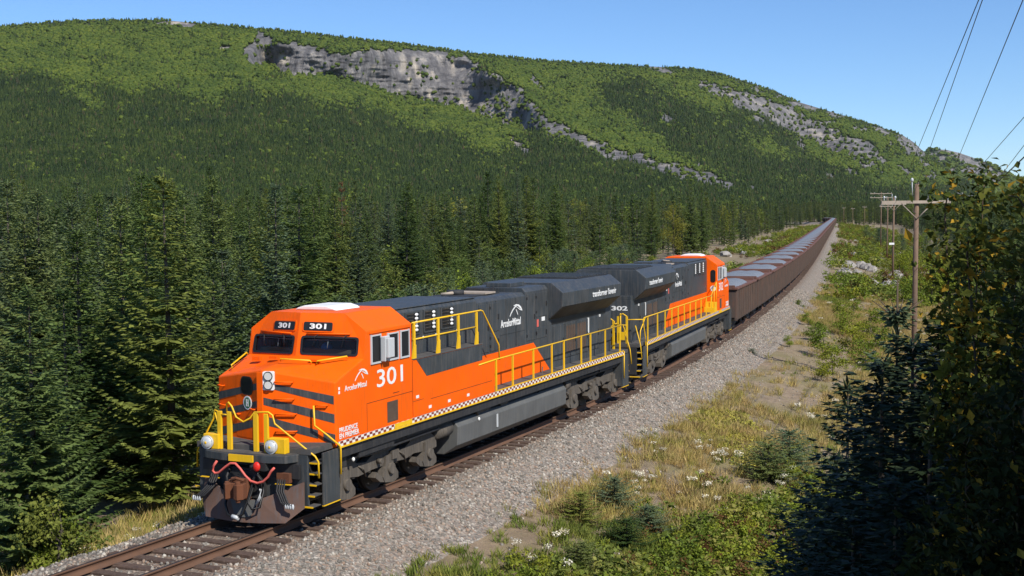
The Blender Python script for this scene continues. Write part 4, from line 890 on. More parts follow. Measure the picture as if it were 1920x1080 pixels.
    b = MB(); b.ball((1.40, 2.55, 1.10), .04, .04, .05, 8, 6); b.build('lamp', M['white'], root)
    make_truck(root, 4.2); make_truck(root, 18.25)
    return root
loco1 = locomotive('301', 'leading orange and grey diesel locomotive, its striped nose numbered 301 towards us')
loco1.location = (L1['x'], L1['y'], 0); loco1.rotation_euler = (0, 0, -L1['a'])
loco2 = locomotive('302', 'second diesel locomotive numbered 302, running backwards with its orange cab next to the ore cars')
e = Vector((L2['x'] + 22.3 * math.sin(L2['a']), L2['y'] + 22.3 * math.cos(L2['a']), 0))
loco2.location = e; loco2.rotation_euler = (0, 0, -L2['a'] + PI)

# ------------------------------------------------------------------ ore cars
def make_wagon():
    root = empty('ore_car')
    ZT = 2.36
    b = MB(); hl = 4.35
    b.box(-1.40, -1.36, -hl, hl, .80, ZT - .06); b.box(1.36, 1.40, -hl, hl, .80, ZT - .06); b.box(-1.36, 1.36, -hl, -hl + .04, .80, ZT - .06); b.box(-1.36, 1.36, hl - .04, hl, .80, ZT - .06); b.box(-1.36, 1.36, -hl + .05, hl - .05, .72, .84)
    b.box(-1.44, -1.34, -hl - .1, hl + .1, .66, .80); b.box(1.34, 1.44, -hl - .1, hl + .1, .66, .80); b.box(-.3, .3, -hl - .35, hl + .35, .62, .80)
    bd = b.build('body', M['wagonbody'], root)
    b = MB()
    for s_ in (-4.28, -3.42, -2.57, -1.71, -.86, .0, .86, 1.71, 2.57, 3.42, 4.28):
        for sd in (-1, 1): b.box(*sorted((sd * 1.40, sd * 1.51)), s_ - .07, s_ + .07, .72, ZT - .08)
    for x in (-.9, -.3, .3, .9):
        for e_ in (-1, 1): b.box(x - .05, x + .05, *sorted((e_ * hl, e_ * (hl + .08))), .72, ZT - .08)
    b.build('rib', M['wagonrib'], bd)['kind'] = 'stuff'
    b = MB(); b.box(-1.52, -1.34, -hl - .08, hl + .08, ZT - .06, ZT + .04); b.box(1.34, 1.52, -hl - .1, hl + .1, ZT - .06, ZT + .04); b.box(-1.34, 1.34, -hl - .1, -hl + .12, ZT - .06, ZT + .16); b.box(-1.34, 1.34, hl - .12, hl + .1, ZT - .06, ZT + .16); b.build('top_rim', M['wagonrim'], root, .01)
    # heaped load
    nx, ny = 13, 31; V = []; Fo = []
    for j in range(ny):
        for i in range(nx):
            x = -1.33 + 2.66 * i / (nx - 1); y = -4.24 + 8.48 * j / (ny - 1)
            e_ = 1 - (abs(x / 1.24) ** 3.0 + abs(y / 3.98) ** 3.0)
            V.append((x, y, ZT - .04 + .22 * max(e_, 0) ** .6 - .12 * max(-e_, 0) + .05 * math.sin(3.1 * x + 2.2 * y) * e_ + .04 * math.sin(7 * y + x)))
    for j in range(ny - 1):
        for i in range(nx - 1): a = j * nx + i; Fo.append((a, a + 1, a + nx + 1, a + nx))
    link('ore_load', np_mesh('ore_load', np.array(V), np.array(Fo), M['ore'], True), root)
    b = MB(); b.add([(-1.36, -4.3, ZT + .0), (1.36, -4.3, ZT + .0), (1.36, 4.3, ZT + .0), (-1.36, 4.3, ZT + .0), (-.95, -3.6, ZT - .02), (.95, -3.6, ZT - .02), (.95, 3.6, ZT - .02), (-.95, 3.6, ZT - .02)], [(0, 1, 5, 4), (1, 2, 6, 5), (2, 3, 7, 6), (3, 0, 4, 7)]); b.build('spill_plate', M['wagonrim'], root); b = MB(); b.box(1.22, 1.36, -4.46, -4.36, ZT, ZT + .16); b.build('brake_stand', M['wagonrim'], root)
    for c in (-3.2, 3.2):
        b = MB()
        for sd in (-1, 1): b.prism([(-1.05, .38), (-1.05, .58), (-.5, .68), (.5, .68), (1.05, .58), (1.05, .38), (.7, .34), (.35, .2), (-.35, .2), (-.7, .34)], 'x', *sorted((sd * .96, sd * 1.12)))
        b.box(-.95, .95, -.2, .2, .35, .62); tk = b.build('bogie', M['darkmetal'], root, loc=(0, c, 0))
        for a in (-.88, .88):
            b = MB()
            for sd in (-1, 1): b.cyl((sd * .68, 0, 0), (sd * .84, 0, 0), .45, 18)
            b.cyl((-1.05, 0, 0), (1.05, 0, 0), .08, 8); b.build('wheelset', M['darkmetal'], tk, loc=(0, a, .452))
    b = MB(); b.box(-.12, .12, -5.02, -4.7, .72, .95); b.box(-.12, .12, 4.7, 5.02, .72, .95); b.build('coupler', M['rust'], root)
    return root
w0 = make_wagon(); ORD = ['first', 'second', 'third', 'fourth', 'fifth', 'sixth', 'seventh', 'eighth', 'ninth', 'tenth', 'eleventh', 'twelfth']
sw = 45.1 + 5.0
for i in range(70):
    w = w0 if i == 0 else copy_tree(w0)
    x0, y0, _ = track(sw - 3.2); x1, y1, _ = track(sw + 3.2)
    w.location = ((x0 + x1) / 2, (y0 + y1) / 2, 0); w.rotation_euler = (0, 0, math.atan2(y1 - y0, x1 - x0) - PI / 2)
    if i == 0: lab = 'rusty brown ore car heaped with grey ore, coupled directly behind the second locomotive'
    elif i < 12: lab = 'rusty ore car heaped with grey ore, %s car behind the locomotives' % ORD[i]
    elif sw < 690: lab = 'distant ore car of grey ore in the long straight line of the train'
    else: lab = 'far ore car on the curve at the tail of the train'
    tag(w, lab, 'ore car', 'ore cars coupled in one long train'); sw += 10.05
# ------------------------------------------------------------------ vegetation builders
def rot_quads(base, u, v, su, sv):
    """kite quads: base point, axis u (len su), side v (half width sv)"""
    n = len(base)
    p0 = base; p1 = base + u * (su * .45)[:, None] + v * sv[:, None]; p2 = base + u * su[:, None]; p3 = base + u * (su * .45)[:, None] - v * sv[:, None]
    return np.stack([p0, p1, p2, p3], 1).reshape(-1, 3)
def norm(a): return a / np.maximum(np.linalg.norm(a, axis=-1, keepdims=True), 1e-9)
def quads_mesh(name, V, mat, rng, var=None):
    n = len(V) // 4
    me = np_mesh(name, V, np.arange(n * 4).reshape(-1, 4), mat)
    if var is None: var = rng.random(n)
    fattr(me, 'var', np.asarray(var), 'FACE')
    return me
def spruce_mesh(seed, h, Rm, nb, step, mat, tw=1.0, sparse=0.0, lean=0.0, bare=0.06, power=0.85):
    """returns trunk mesh, crown mesh"""
    rng = np.random.default_rng(seed)
    V = []; VAR = []
    nw = max(8, int(nb / 7.5)); wh = bare + (0.985 - bare) * ((np.arange(nw) + .5 + rng.normal(size=nw) * .22) / nw) ** .92; fs = np.clip(np.sort(wh[np.arange(nb) % nw] + rng.normal(size=nb) * .006), bare, .985)
    az0 = rng.random() * 6.28
    lobes = rng.random(6) * .35 + .8
    for i, f in enumerate(fs):
        if rng.random() < sparse: continue
        az = az0 + i * 2.399 + rng.normal() * .35
        L = Rm * (1 - f) ** power * (rng.random() * .45 + .62) * lobes[int(az * 6 / 6.2832) % 6] + 0.10 + .12 * (1 - f)
        if f < bare + .12: L *= .75
        d = np.array([math.cos(az), math.sin(az), 0.0]); side = np.array([-d[1], d[0], 0.0])
        slope = -0.42 + 1.0 * f + rng.normal() * .10
        n = max(4, int(L / step)); u = (np.arange(n) + .5) / n
        zz = slope * L * u + L * 0.38 * u ** 2.2 - .10 * L * np.sin(u * PI)
        pts = np.array([0, 0, f * h]) + np.outer(u * L, d); pts[:, 2] += zz
        ww = tw * (0.10 + 0.36 * L ** .7 * (1 - u) ** .8 * np.minimum(1, u * 5 + .25))
        for sgn in (-1, 1):
            k = rng.random(n) * .5 + .65
            dirs = norm(d * (0.75 + .25 * rng.random((n, 1))) + side * sgn * (0.75 + .35 * rng.random((n, 1))) + np.array([0, 0, 1]) * (rng.normal(size=(n, 1)) * .10 - .12))
            vv_ = norm(np.cross(dirs, np.array([0, 0, 1.0]) + rng.normal(size=(n, 3)) * .22))
            V.append(rot_quads(pts, dirs, vv_, ww * k, np.maximum(.034, ww * k * .21) * tw)); VAR.append(rng.random(n))
            # hanging / upright small sprays give the bough thickness
            kk = rng.random(n) * .35 + .30
            dirs = norm(d * .8 + side * sgn * .35 + np.array([0, 0, 1]) * (rng.normal(size=(n, 1)) * .28 - .22))
            vv_ = norm(np.cross(dirs, side * sgn + rng.normal(size=(n, 3)) * .6))
            V.append(rot_quads(pts, dirs, vv_, ww * kk + .06, np.maximum(.024, ww * kk * .16) * tw)); VAR.append(rng.random(n))
        tip = pts[-1:]; V.append(rot_quads(tip, norm(d + np.array([[0, 0, .25]])), side[None], np.array([.16 + .06 * L]), np.array([.035 * tw]))); VAR.append(rng.random(1))
    n = 10; tz = h * (1 - .07 * rng.random(n)); a = rng.random(n) * 6.28
    dd = norm(np.stack([np.cos(a) * .35, np.sin(a) * .35, np.ones(n)], -1)); V.append(rot_quads(np.stack([0 * tz, 0 * tz, tz - .25], -1), dd, norm(np.cross(dd, rng.normal(size=(n, 3)))), np.full(n, .34), np.full(n, .03))); VAR.append(rng.random(n))
    V = np.concatenate(V); VAR = np.concatenate(VAR)
    V[:, 0] += lean * V[:, 2] * .03
    cm = quads_mesh('crown', V, mat, rng, VAR)
    b = MB(); r0 = .011 * h + .035
    b.tube([(lean * z * .03, 0, z) for z in np.linspace(-.6, h * .97, 7)], list(np.linspace(r0, .012, 7)), 6, False)
    for i in range(10):      # dead snags low on the stem
        z = h * (bare * .4 + .22 * rng.random()); a = rng.random() * 6.28; l = .3 + .6 * rng.random()
        b.tube([(0, 0, z), (math.cos(a) * l, math.sin(a) * l, z - .1 * l)], [.012, .005], 4, False)
    tm = bpy.data.meshes.new('trunk'); tm.from_pydata(b.v, [], b.f); tm.materials.append(M['bark']); tm.update()
    return tm, cm
def leafy_mesh(seed, blobs, n, size, mat, name='crown', flat=.55, shell=.55):
    """many leaf quads spread through ellipsoid clumps (cx,cy,cz,rx,ry,rz)"""
    rng = np.random.default_rng(seed); V = []
    w = np.array([b[3] * b[4] * b[5] for b in blobs]) ** .7; w /= w.sum()
    for bl, q in zip(blobs, w):
        k = max(4, int(n * q)); d = norm(rng.normal(size=(k, 3))); r = (shell + (1 - shell) * rng.random((k, 1))) * (1 + .18 * rng.normal(size=(k, 1)))
        # lumpiness
        lum = .8 + .35 * np.sin(d[:, :1] * 5 + seed) * np.sin(d[:, 1:2] * 6 + 1) + .2 * np.sin(d[:, 2:3] * 9 + seed)
        p = np.array(bl[:3]) + d * r * lum * np.array(bl[3:6])
        nn = norm(d * .5 + rng.normal(size=(k, 3)) * .7 + np.array([0, 0, flat]))
        u = norm(np.cross(nn, rng.normal(size=(k, 3)))); v = np.cross(nn, u)
        s = size * (.6 + .8 * rng.random(k)); V.append(rot_quads(p, u, v, s, s * .36))
    V = np.concatenate(V)
    return quads_mesh(name, V, mat, rng)
def birch_mesh(seed, h, w, n, size, mat):
    rng = np.random.default_rng(seed); bl = []
    for k in range(7):
        f = .25 + .65 * k / 6; a = rng.random() * 6.28; q = w * (1 - abs(f - .5)) * .5
        bl.append((math.cos(a) * q * .7, math.sin(a) * q * .7, f * h, q * (.7 + .5 * rng.random()), q * (.7 + .5 * rng.random()), h * .17))
    cm = leafy_mesh(seed, bl, n, size, mat)
    b = MB(); b.tube([(0, 0, -.4), (.05 * w, 0, h * .3), (0, .04 * w, h * .6), (.03 * w, 0, h * .9)], [.018 * h, .014 * h, .008 * h, .004 * h], 5, False)
    for q in bl: b.tube([(0, 0, q[2] * .6), (q[0] * .8, q[1] * .8, q[2])], [.007 * h, .003 * h], 4, False)
    tm = bpy.data.meshes.new('trunk'); tm.from_pydata(b.v, [], b.f); tm.materials.append(M['bark']); tm.update()
    return tm, cm
def join_mesh(name, ms):
    """bake several meshes (each with own material) into one prototype"""
    Vs = []; loops = []; tots = []; mi = []; var = []; off = 0; out = bpy.data.meshes.new(name)
    for k, me in enumerate(ms):
        co = np.zeros(len(me.vertices) * 3, np.float32); me.vertices.foreach_get('co', co); Vs.append(co.reshape(-1, 3))
        li = np.zeros(len(me.loops), np.int32); me.loops.foreach_get('vertex_index', li); loops.append(li + off)
        lt = np.zeros(len(me.polygons), np.int32); me.polygons.foreach_get('loop_total', lt); tots.append(lt); mi.append(np.full(len(lt), k, np.int32))
        if 'var' in me.attributes:
            a = np.zeros(len(lt), np.float32); me.attributes['var'].data.foreach_get('value', a)
        else: a = np.full(len(lt), .5, np.float32)
        var.append(a); off += len(me.vertices); out.materials.append(me.materials[0])
    V = np.concatenate(Vs); loops = np.concatenate(loops); tots = np.concatenate(tots)
    out.vertices.add(len(V)); out.vertices.foreach_set('co', V.ravel()); out.loops.add(len(loops)); out.loops.foreach_set('vertex_index', loops)
    out.polygons.add(len(tots)); out.polygons.foreach_set('loop_start', np.concatenate([[0], np.cumsum(tots)[:-1]]).astype(np.int32)); out.polygons.foreach_set('loop_total', tots)
    out.polygons.foreach_set('material_index', np.concatenate(mi)); out.update(calc_edges=True); fattr(out, 'var', np.concatenate(var), 'FACE')
    return out
def scatter(name, protos, P, scl, rotz, idx, label, tilt=None):
    """one 'stuff' object: prototypes instanced on points with geometry nodes"""
    col = bpy.data.collections.new(name + '_kinds')
    for k, me in enumerate(protos):
        col.objects.link(bpy.data.objects.new('%s_kind_%02d' % (name, k), me))
    n = len(P); me = bpy.data.meshes.new(name); me.vertices.add(n); me.vertices.foreach_set('co', np.asarray(P, np.float32).ravel()); me.update()
    s3 = np.asarray(scl, np.float32)
    if s3.ndim == 1: s3 = np.repeat(s3[:, None], 3, 1)
    a = me.attributes.new('scl', 'FLOAT_VECTOR', 'POINT'); a.data.foreach_set('vector', s3.ravel())
    r3 = np.zeros((n, 3), np.float32); r3[:, 2] = rotz
    if tilt is not None: r3[:, :2] = tilt
    a = me.attributes.new('rot', 'FLOAT_VECTOR', 'POINT'); a.data.foreach_set('vector', r3.ravel())
    a = me.attributes.new('idx', 'INT', 'POINT'); a.data.foreach_set('value', np.asarray(idx, np.int32))
    o = link(name, me)
    g = bpy.data.node_groups.new(name, 'GeometryNodeTree'); g.interface.new_socket('Geometry', in_out='INPUT', socket_type='NodeSocketGeometry'); g.interface.new_socket('Geometry', in_out='OUTPUT', socket_type='NodeSocketGeometry')
    N = g.nodes; gi = N.new('NodeGroupInput'); go = N.new('NodeGroupOutput'); ip = N.new('GeometryNodeInstanceOnPoints'); ci = N.new('GeometryNodeCollectionInfo')
    ci.inputs['Collection'].default_value = col; ci.inputs['Separate Children'].default_value = True; ci.inputs['Reset Children'].default_value = True
    ip.inputs['Pick Instance'].default_value = True
    def na(nm, ty):
        x = N.new('GeometryNodeInputNamedAttribute'); x.data_type = ty; x.inputs['Name'].default_value = nm; return x.outputs[0]
    L = g.links; L.new(gi.outputs[0], ip.inputs['Points']); L.new(ci.outputs[0], ip.inputs['Instance'])
    L.new(na('idx', 'INT'), ip.inputs['Instance Index']); L.new(na('scl', 'FLOAT_VECTOR'), ip.inputs['Scale'])
    e2r = N.new('FunctionNodeEulerToRotation'); L.new(na('rot', 'FLOAT_VECTOR'), e2r.inputs[0]); L.new(e2r.outputs[0], ip.inputs['Rotation'])
    L.new(ip.outputs[0], go.inputs[0])
    md = o.modifiers.new('scatter', 'NODES'); md.node_group = g
    return tag(o, label, None, kind='stuff')

# ------------------------------------------------------------------ forest on the hillside
def lowspruce(seed, h, Rm, tiers=6, nseg=7):
    rng = np.random.default_rng(seed); V = []; Fs = []; var = []
    for k in range(tiers):
        z0 = h * (.05 + .8 * k / tiers); z1 = min(h, z0 + h * (.34 - .02 * k)); r = Rm * (1 - k / tiers) ** .8 * (.85 + .3 * rng.random()); a0 = rng.random() * 6.28
        b = len(V); V.append((0, 0, z1))
        for i in range(nseg * 2):
            a = a0 + PI * i / nseg; q = r * ((.55 if i % 2 else 1.0) + .25 * rng.random()); V.append((q * math.cos(a), q * math.sin(a), z0 + h * .05 * rng.normal() + (h * .05 if i % 2 else 0)))
        for i in range(nseg * 2): Fs.append((b, b + 1 + i, b + 1 + (i + 1) % (nseg * 2))); var.append(rng.random())
    me = np_mesh('s', np.array(V), np.array(Fs), M['hillneedle']); fattr(me, 'var', var, 'FACE'); return me
hs = [lowspruce(k, 1.0, .19 + .02 * (k % 3), 5 + k % 3, 6) for k in range(6)]
hb = []
for k in range(6):
    rng = np.random.default_rng(200 + k)
    bl = [((rng.random() - .5) * .35, (rng.random() - .5) * .35, .35 + .4 * rng.random(), .24 + .16 * rng.random(), .24 + .16 * rng.random(), .22 + .15 * rng.random()) for _ in range(5)]
    bb = MB()
    for q in bl: bb.ball(q[:3], q[3], q[4], q[5], 7, 5)
    vb = np.array(bb.v); vb += (rng.random(vb.shape) - .5) * .13
    mb_ = np_mesh('b', vb, np.array(bb.f), M['hillleaf'], True); fattr(mb_, 'var', rng.random(len(bb.f)), 'FACE'); hb.append(mb_)
rng = np.random.default_rng(7)
def hill_points(n):
    X = rng.uniform(-160, 2090, n); v = rng.random(n)
    Y = YB + (crest(X) - YB) * v
    fi = np.interp(X, hx, np.arange(NX)); fj = np.interp(v, vv, np.arange(NY))
    i = np.minimum(fi.astype(int), NX - 2); j = np.minimum(fj.astype(int), NY - 2); a = fi - i; b = fj - j
    D = (HD[i, j] * (1 - a) + HD[i + 1, j] * a) * (1 - b) + (HD[i, j + 1] * (1 - a) + HD[i + 1, j + 1] * a) * b
    return X, Y, D
X, Y, D = hill_points(170000)
rk_ = rockmask(X, Y); lm = lightmask(X + rng.normal(size=len(X)) * 9, Y + rng.normal(size=len(X)) * 6)
keep = ((~rk_) & ~(rockmask(X, Y - 7) & (rng.random(len(X)) < .75))) | (rng.random(len(X)) < np.where(X > 900, .06, .012))
keep &= ~((X > 1380) & (Y < crest(X) + 110) & (rng.random(len(X)) < .25))
X, Y, D, lm = X[keep], Y[keep], D[keep], lm[keep]
P = to_world(X, Y, D); P[:, 2] -= .8
u = rng.random(len(X)); clump = fbm(X * .05, Y * .08, 111, 3)
dec = np.where(lm, u < np.clip(.97 - (clump > .6) * .5, 0, 1), u < .012 + .2 * (clump > .72))
dec &= ~((Y < crest(X) + 6) & (u > .45))
hgt = np.where(dec, rng.uniform(4.5, 7.5, len(X)), rng.uniform(5.5, 10.5, len(X))) * np.where(Y < crest(X) + 14, .75, 1.0) * np.clip(D / 1800, .7, 1.2)
wd = np.where(dec, rng.uniform(.95, 1.4, len(X)), rng.uniform(.8, 1.25, len(X)))
S3 = np.stack([hgt * wd, hgt * wd, hgt], -1); rz = rng.random(len(X)) * 6.28; ix = rng.integers(0, 6, len(X))
a = dec; scatter('hillside_birch_wood', hb, P[a], S3[a], rz[a], ix[a], 'light green leafy woodland on the upper hillside')
a = ~dec; scatter('hillside_spruce_forest', hs, P[a], S3[a], rz[a], ix[a], 'dark green spruce forest covering the lower hillside')
# far hill woods
X = rng.uniform(1600, 2190, 9000); v = rng.random(9000); Y = YB + (np.interp(X, [p[0] for p in SK2], [p[1] for p in SK2]) - YB) * v
i = np.clip(np.interp(X, hx2, np.arange(240)).astype(int), 0, 239); j = np.clip((v * 79).astype(int), 0, 79)
kp = ~rk2[i, j] | (rng.random(9000) < .15)
X, Y, D = X[kp], Y[kp], GD[i, j][kp]
scatter('far_hill_wood', hs[:3] + hb[:3], to_world(X, Y, D) - [0, 0, 3], rng.uniform(12, 17, len(X))[:, None] * np.array([[1.5, 1.5, 1]]), rng.random(len(X)) * 6.28, rng.integers(0, 6, len(X)), 'dark woodland on the small far hill')
# ------------------------------------------------------------------ near forest
rng = np.random.default_rng(11)
hi = []
for k in range(9):
    mat = M['needleblue'] if k in (2, 6) else M['needle']
    hi.append(spruce_mesh(500 + k, 10.0, [2.3, 2.8, 2.0, 2.5, 3.0, 1.9, 2.5, 2.1, 2.4][k], 235, .12, mat, 1.0, [0, .05, 0, .12, 0, .05, 0, .2, .08][k], [0, .5, -.4, .3, 0, -.5, .2, 0, .4][k], [.05, .06, .04, .12, .05, .08, .04, .16, .06][k], [.85, .75, .95, .8, .8, .9, .85, .7, .9][k]))
brown = [spruce_mesh(560, 10.0, 1.5, 120, .16, M['needlebrown'], .9, .25, .2, .1)]
mid = []
for k in range(7):
    mid.append(spruce_mesh(600 + k, 10.0, [1.5, 1.8, 1.4, 1.7, 1.6, 1.3, 1.6][k], 105, .24, M['needleblue'] if k == 3 else M['needle'], 1.45, .0, 0, .05))
midb = [birch_mesh(640 + k, 10.0, 5.0, 900, .38, M['birchleaf']) for k in range(2)]
hib = [birch_mesh(650 + k, 10.0, 5.2, 3200, .21, M['birchleaf']) for k in range(3)]
midj = [join_mesh('spruce_mid', m_) for m_ in mid] + [join_mesh('birch_mid', m_) for m_ in midb]
TL = np.array([(-60, 10), (-15, 20), (-11.0, 25), (-9.6, 28), (-9.0, 34), (-9.5, 60), (-8, 100), (-4, 137), (7, 176), (21, 213), (40, 270), (57, 330), (95, 470), (130, 600), (166, 740), (170, 760), (330, 790), (700, 1500)], float)
def tlx(y): return np.interp(y, TL[:, 1], TL[:, 0])
pts = []
y = 14.0
while y < 1500:
    sp = np.interp(y, [14, 60, 150, 640, 1500], [4.0, 4.4, 5.0, 6.5, 11]); xl = -.46 * y - 14; xr = float(tlx(y)) - (0 if y < 60 else rng.random() * 7)
    n_ = max(0, int((xr - xl) / sp))
    if n_:
        x = xr - (np.arange(n_) + rng.random(n_) * .9) * sp; yy = y + (rng.random(n_) - .5) * sp * 1.1
        pts.append(np.stack([x, yy], -1))
    y += sp
# right hand forest
y = 60.0
while y < 1700:
    sp = np.interp(y, [60, 150, 900, 1700], [3.4, 4.2, 8.0, 12]); xl = float(np.interp(y, [60, 90, 130, 200, 300, 450, 900], [25, 36, 50, 72, 108, 150, 262])); xr = .46 * y + 10
    n_ = max(0, int((xr - xl) / sp))
    if n_: pts.append(np.stack([xl + (np.arange(n_) + rng.random(n_) * .9) * sp, y + (rng.random(n_) - .5) * sp * 1.1], -1))
    y += sp
pts = np.concatenate(pts); pts = pts[rng.random(len(pts)) < .93]
zg = ground_z(pts[:, 0], pts[:, 1]); D = pts[:, 1]; edge = tlx(D) - pts[:, 0]; right = pts[:, 0] > np.interp(D, [60, 900], [18, 250])
hn = fbm(pts[:, 0] * .09, D * .09, 171, 3)
ytop = np.where(D < 48, rng.uniform(335, 520, len(D)), np.where(D < 130, 430 - 100 * np.clip(hn * 1.8 - .45, 0, 1) + rng.uniform(-45, 45, len(D)), rng.uniform(372, 402, len(D)) - 22 * np.clip(hn * 2 - .7, 0, 1)))
tall = rng.random(len(D)) < .045; ytop = np.where(tall & (D < 150), rng.uniform(300, 345, len(D)), ytop)
ytop = np.where((edge < 4) & (D > 45) & ~right, ytop + rng.uniform(5, 60, len(D)), ytop)
ytop = np.where(right, rng.uniform(352, 400, len(D)) + np.clip((140 - D) * .3, 0, 30), ytop)
h = (H + (400 - ytop) * D / F) - zg
h = np.where((D > 130) & ~right, 4.5 + 10.5 * rng.random(len(D)) ** 1.3 * np.clip(hn * 2.2 - .2, .35, 1.25), h)
h = np.clip(h, 2.2, np.where(right, 12, 14) + rng.random(len(D)) * 3)
big = np.argsort(-(h / np.hypot(pts[:, 0], D)))
pxs, pys = proj(pts[:, 0], D, zg + h * .75)
vis = [i for i in big if -120 < pxs[i] < 2000 and (D[i] > 20)]
IND = vis[:300]
def place_tree(i, x, y, z, h_, kind, label, group, cat='tree', name='spruce_tree', fat=1.0):
    tm, cm = kind
    r = empty(name, (float(x), float(y), float(z)), float(rng.random() * 6.28)); s = h_ / 10.0; w = s * fat
    link('trunk', tm, r, sc=(w, w, s)); link('crown', cm, r, sc=(w, w, s)); tag(r, label, cat, group); return r
front = sorted([i for i in IND if pxs[i] < 430 and pts[i, 1] < 45], key=lambda i: pxs[i]); ORDL = ['first', 'second', 'third', 'fourth', 'fifth', 'sixth', 'seventh', 'eighth', 'ninth', 'tenth', 'eleventh', 'twelfth', 'thirteenth', 'fourteenth', 'fifteenth', 'sixteenth', 'seventeenth', 'eighteenth', 'nineteenth', 'twentieth', 'twenty-first', 'twenty-second', 'twenty-third', 'twenty-fourth', 'twenty-fifth', 'twenty-sixth', 'twenty-seventh', 'twenty-eighth', 'twenty-ninth', 'thirtieth']
for n_, i in enumerate(IND):
    kind = hi[int(rng.integers(0, 9))]; x, y = pts[i]
    fat = float(rng.uniform(.9, 1.4) * np.clip((9.5 / h[i]) ** .35, .8, 1.3))
    nm = 'spruce_tree'
    if pxs[i] > 1500: lab = 'dark spruce in the wood at the right, behind the leafy bushes'
    elif pxs[i] < 430 and y < 45: lab = 'dark green spruce nearest the track at left, %s from the left edge' % ORDL[min(front.index(i), 29)]
    elif pxs[i] < 460: lab = 'dark spruce deeper in the forest at far left of the track'
    elif pxs[i] < 900: lab = 'spruce in the forest wall behind the leading locomotive'
    else: lab = 'spruce in the forest wall behind the second locomotive'
    hsc = 1.0
    if n_ % 25 == 9 and pxs[i] < 1500: kind = hib[n_ % 3]; nm = 'birch_tree'; hsc = .72; lab = 'light green birch among the dark spruces ' + ('at far left' if pxs[i] < 460 else 'behind the locomotives')
    if n_ in (24, 71, 40, 110): kind = brown[0]; lab = ('dead brown spruce among the green ones at far left' if pxs[i] < 460 else 'dead brown spruce in the forest wall behind the locomotives')
    place_tree(i, x, y, zg[i] - .1, h[i] * hsc, kind, lab, 'birches in the spruce forest' if nm == 'birch_tree' else 'spruces beside the railway', fat=fat, name=nm)
rest = np.ones(len(pts), bool); rest[IND] = False
i = np.where(rest)[0]
s = h[i] / 10.0; fat = rng.uniform(.85, 1.25, len(i))
scatter('valley_spruce_forest', midj, np.stack([pts[i, 0], D[i], zg[i] - .1], -1), np.stack([s * fat, s * fat, s], -1), rng.random(len(i)) * 6.28, np.where(rng.random(len(i)) < .025, rng.integers(7, 9, len(i)), rng.integers(0, 7, len(i))), 'dense dark spruce forest filling the valley between track and hill')

# young conifers and leafy shrubs at the forest edge
yf = [spruce_mesh(700 + k, 2.0, .95, 120, .075, M['needleblue'] if k % 2 else M['needle'], .55, 0, 0, .02, .7) for k in range(4)]
sh = [birch_mesh(720 + k, 3.0, 2.6, 1500, .15, M['leaf']) for k in range(5)]
shr = [birch_mesh(740 + k, 3.0, 2.4, 900, .14, M['yellowleaf'] if k == 0 else M['redshrub']) for k in range(2)]
def shrub(kind, x, y, hh, label, name, cat, group=None, ref=3.0, fat=1.0):
    z = float(ground_z(x, y)) - .05; r = empty(name, (float(x), float(y), z), float(rng.random() * 6.28)); s = hh / ref
    link('stem', kind[0], r, sc=(s * fat, s * fat, s)); link('foliage', kind[1], r, sc=(s * fat, s * fat, s)); tag(r, label, cat, group); return r
for k in range(120):
    y = rng.uniform(50, 215); x = tlx(y) + rng.uniform(-2.0, 5.5)
    if k % 3 != 1: shrub(yf[k % 4], x, y, rng.uniform(2, 5.5), 'young spruce at the forest edge beyond the locomotives', 'young_spruce', 'tree', 'young growth at the forest edge', 2.0)
    elif k % 9 == 1: shrub(shr[(k // 9) % 2], x, y, rng.uniform(1.5, 3), 'autumn tinted shrub at the forest edge beyond the locomotives', 'leafy_shrub', 'shrub', 'autumn shrubs at the forest edge')
    else: shrub(sh[k % 5], x, y, rng.uniform(2, 4.5), 'green leafy shrub at the forest edge beyond the locomotives', 'leafy_shrub', 'shrub', 'leafy shrubs at the forest edge')
for k in range(14):
    y = rng.uniform(20, 30); x = tlx(y) + rng.uniform(-1.2, .4)
    shrub(sh[k % 5], x, y, rng.uniform(.9, 1.9), 'low leafy bush under the spruces beside the track at lower left', 'leafy_shrub', 'shrub', 'bushes at the lower left forest edge')
# right of the track: bushes on the bank and between the track and the poles
def by_px(px, py, zguess=-1.5):
    z = zguess
    for _ in range(6):
        r = ray(px, py); k = (z - H) / r[2]; x, y = r[0] * k, r[1] * k; z = float(ground_z(x, y))
    return x, y
bank = [(1515, 610, .9), (1530, 640, 1.3), (1545, 670, 1.6), (1560, 700, 1.5), (1580, 630, 1.6), (1600, 660, 1.8), (1620, 690, 1.6), (1570, 590, 1.3), (1600, 600, 1.5), (1630, 630, 1.9), (1500, 580, .8), (1650, 660, 1.7), (1540, 720, 1.0), (1480, 650, .7)]
for k, (px, py, hh) in enumerate(bank):
    x, y = by_px(px, py); shrub(sh[k % 5], x, y, hh, 'waist high green bush on the bank right of the ballast, halfway along the train', 'bank_bush', 'bush', 'bushes on the right bank', fat=1.1)
for k in range(60):
    y = rng.uniform(100, 420); t = rng.uniform(9, 34) * (0.7 + y / 700); xc = float(np.interp(y, YC[_mono], XC[_mono])); x = xc + t
    if k % 2: shrub(yf[k % 4], x, y, rng.uniform(1.5, 5.5), 'small spruce on the open ground between the track and the pole line', 'young_spruce', 'tree', 'young trees by the pole line', 2.0)
    else: shrub(sh[k % 5], x, y, rng.uniform(1.5, 4), 'leafy bush on the open ground between the track and the pole line', 'leafy_shrub', 'bush', 'bushes by the pole line')
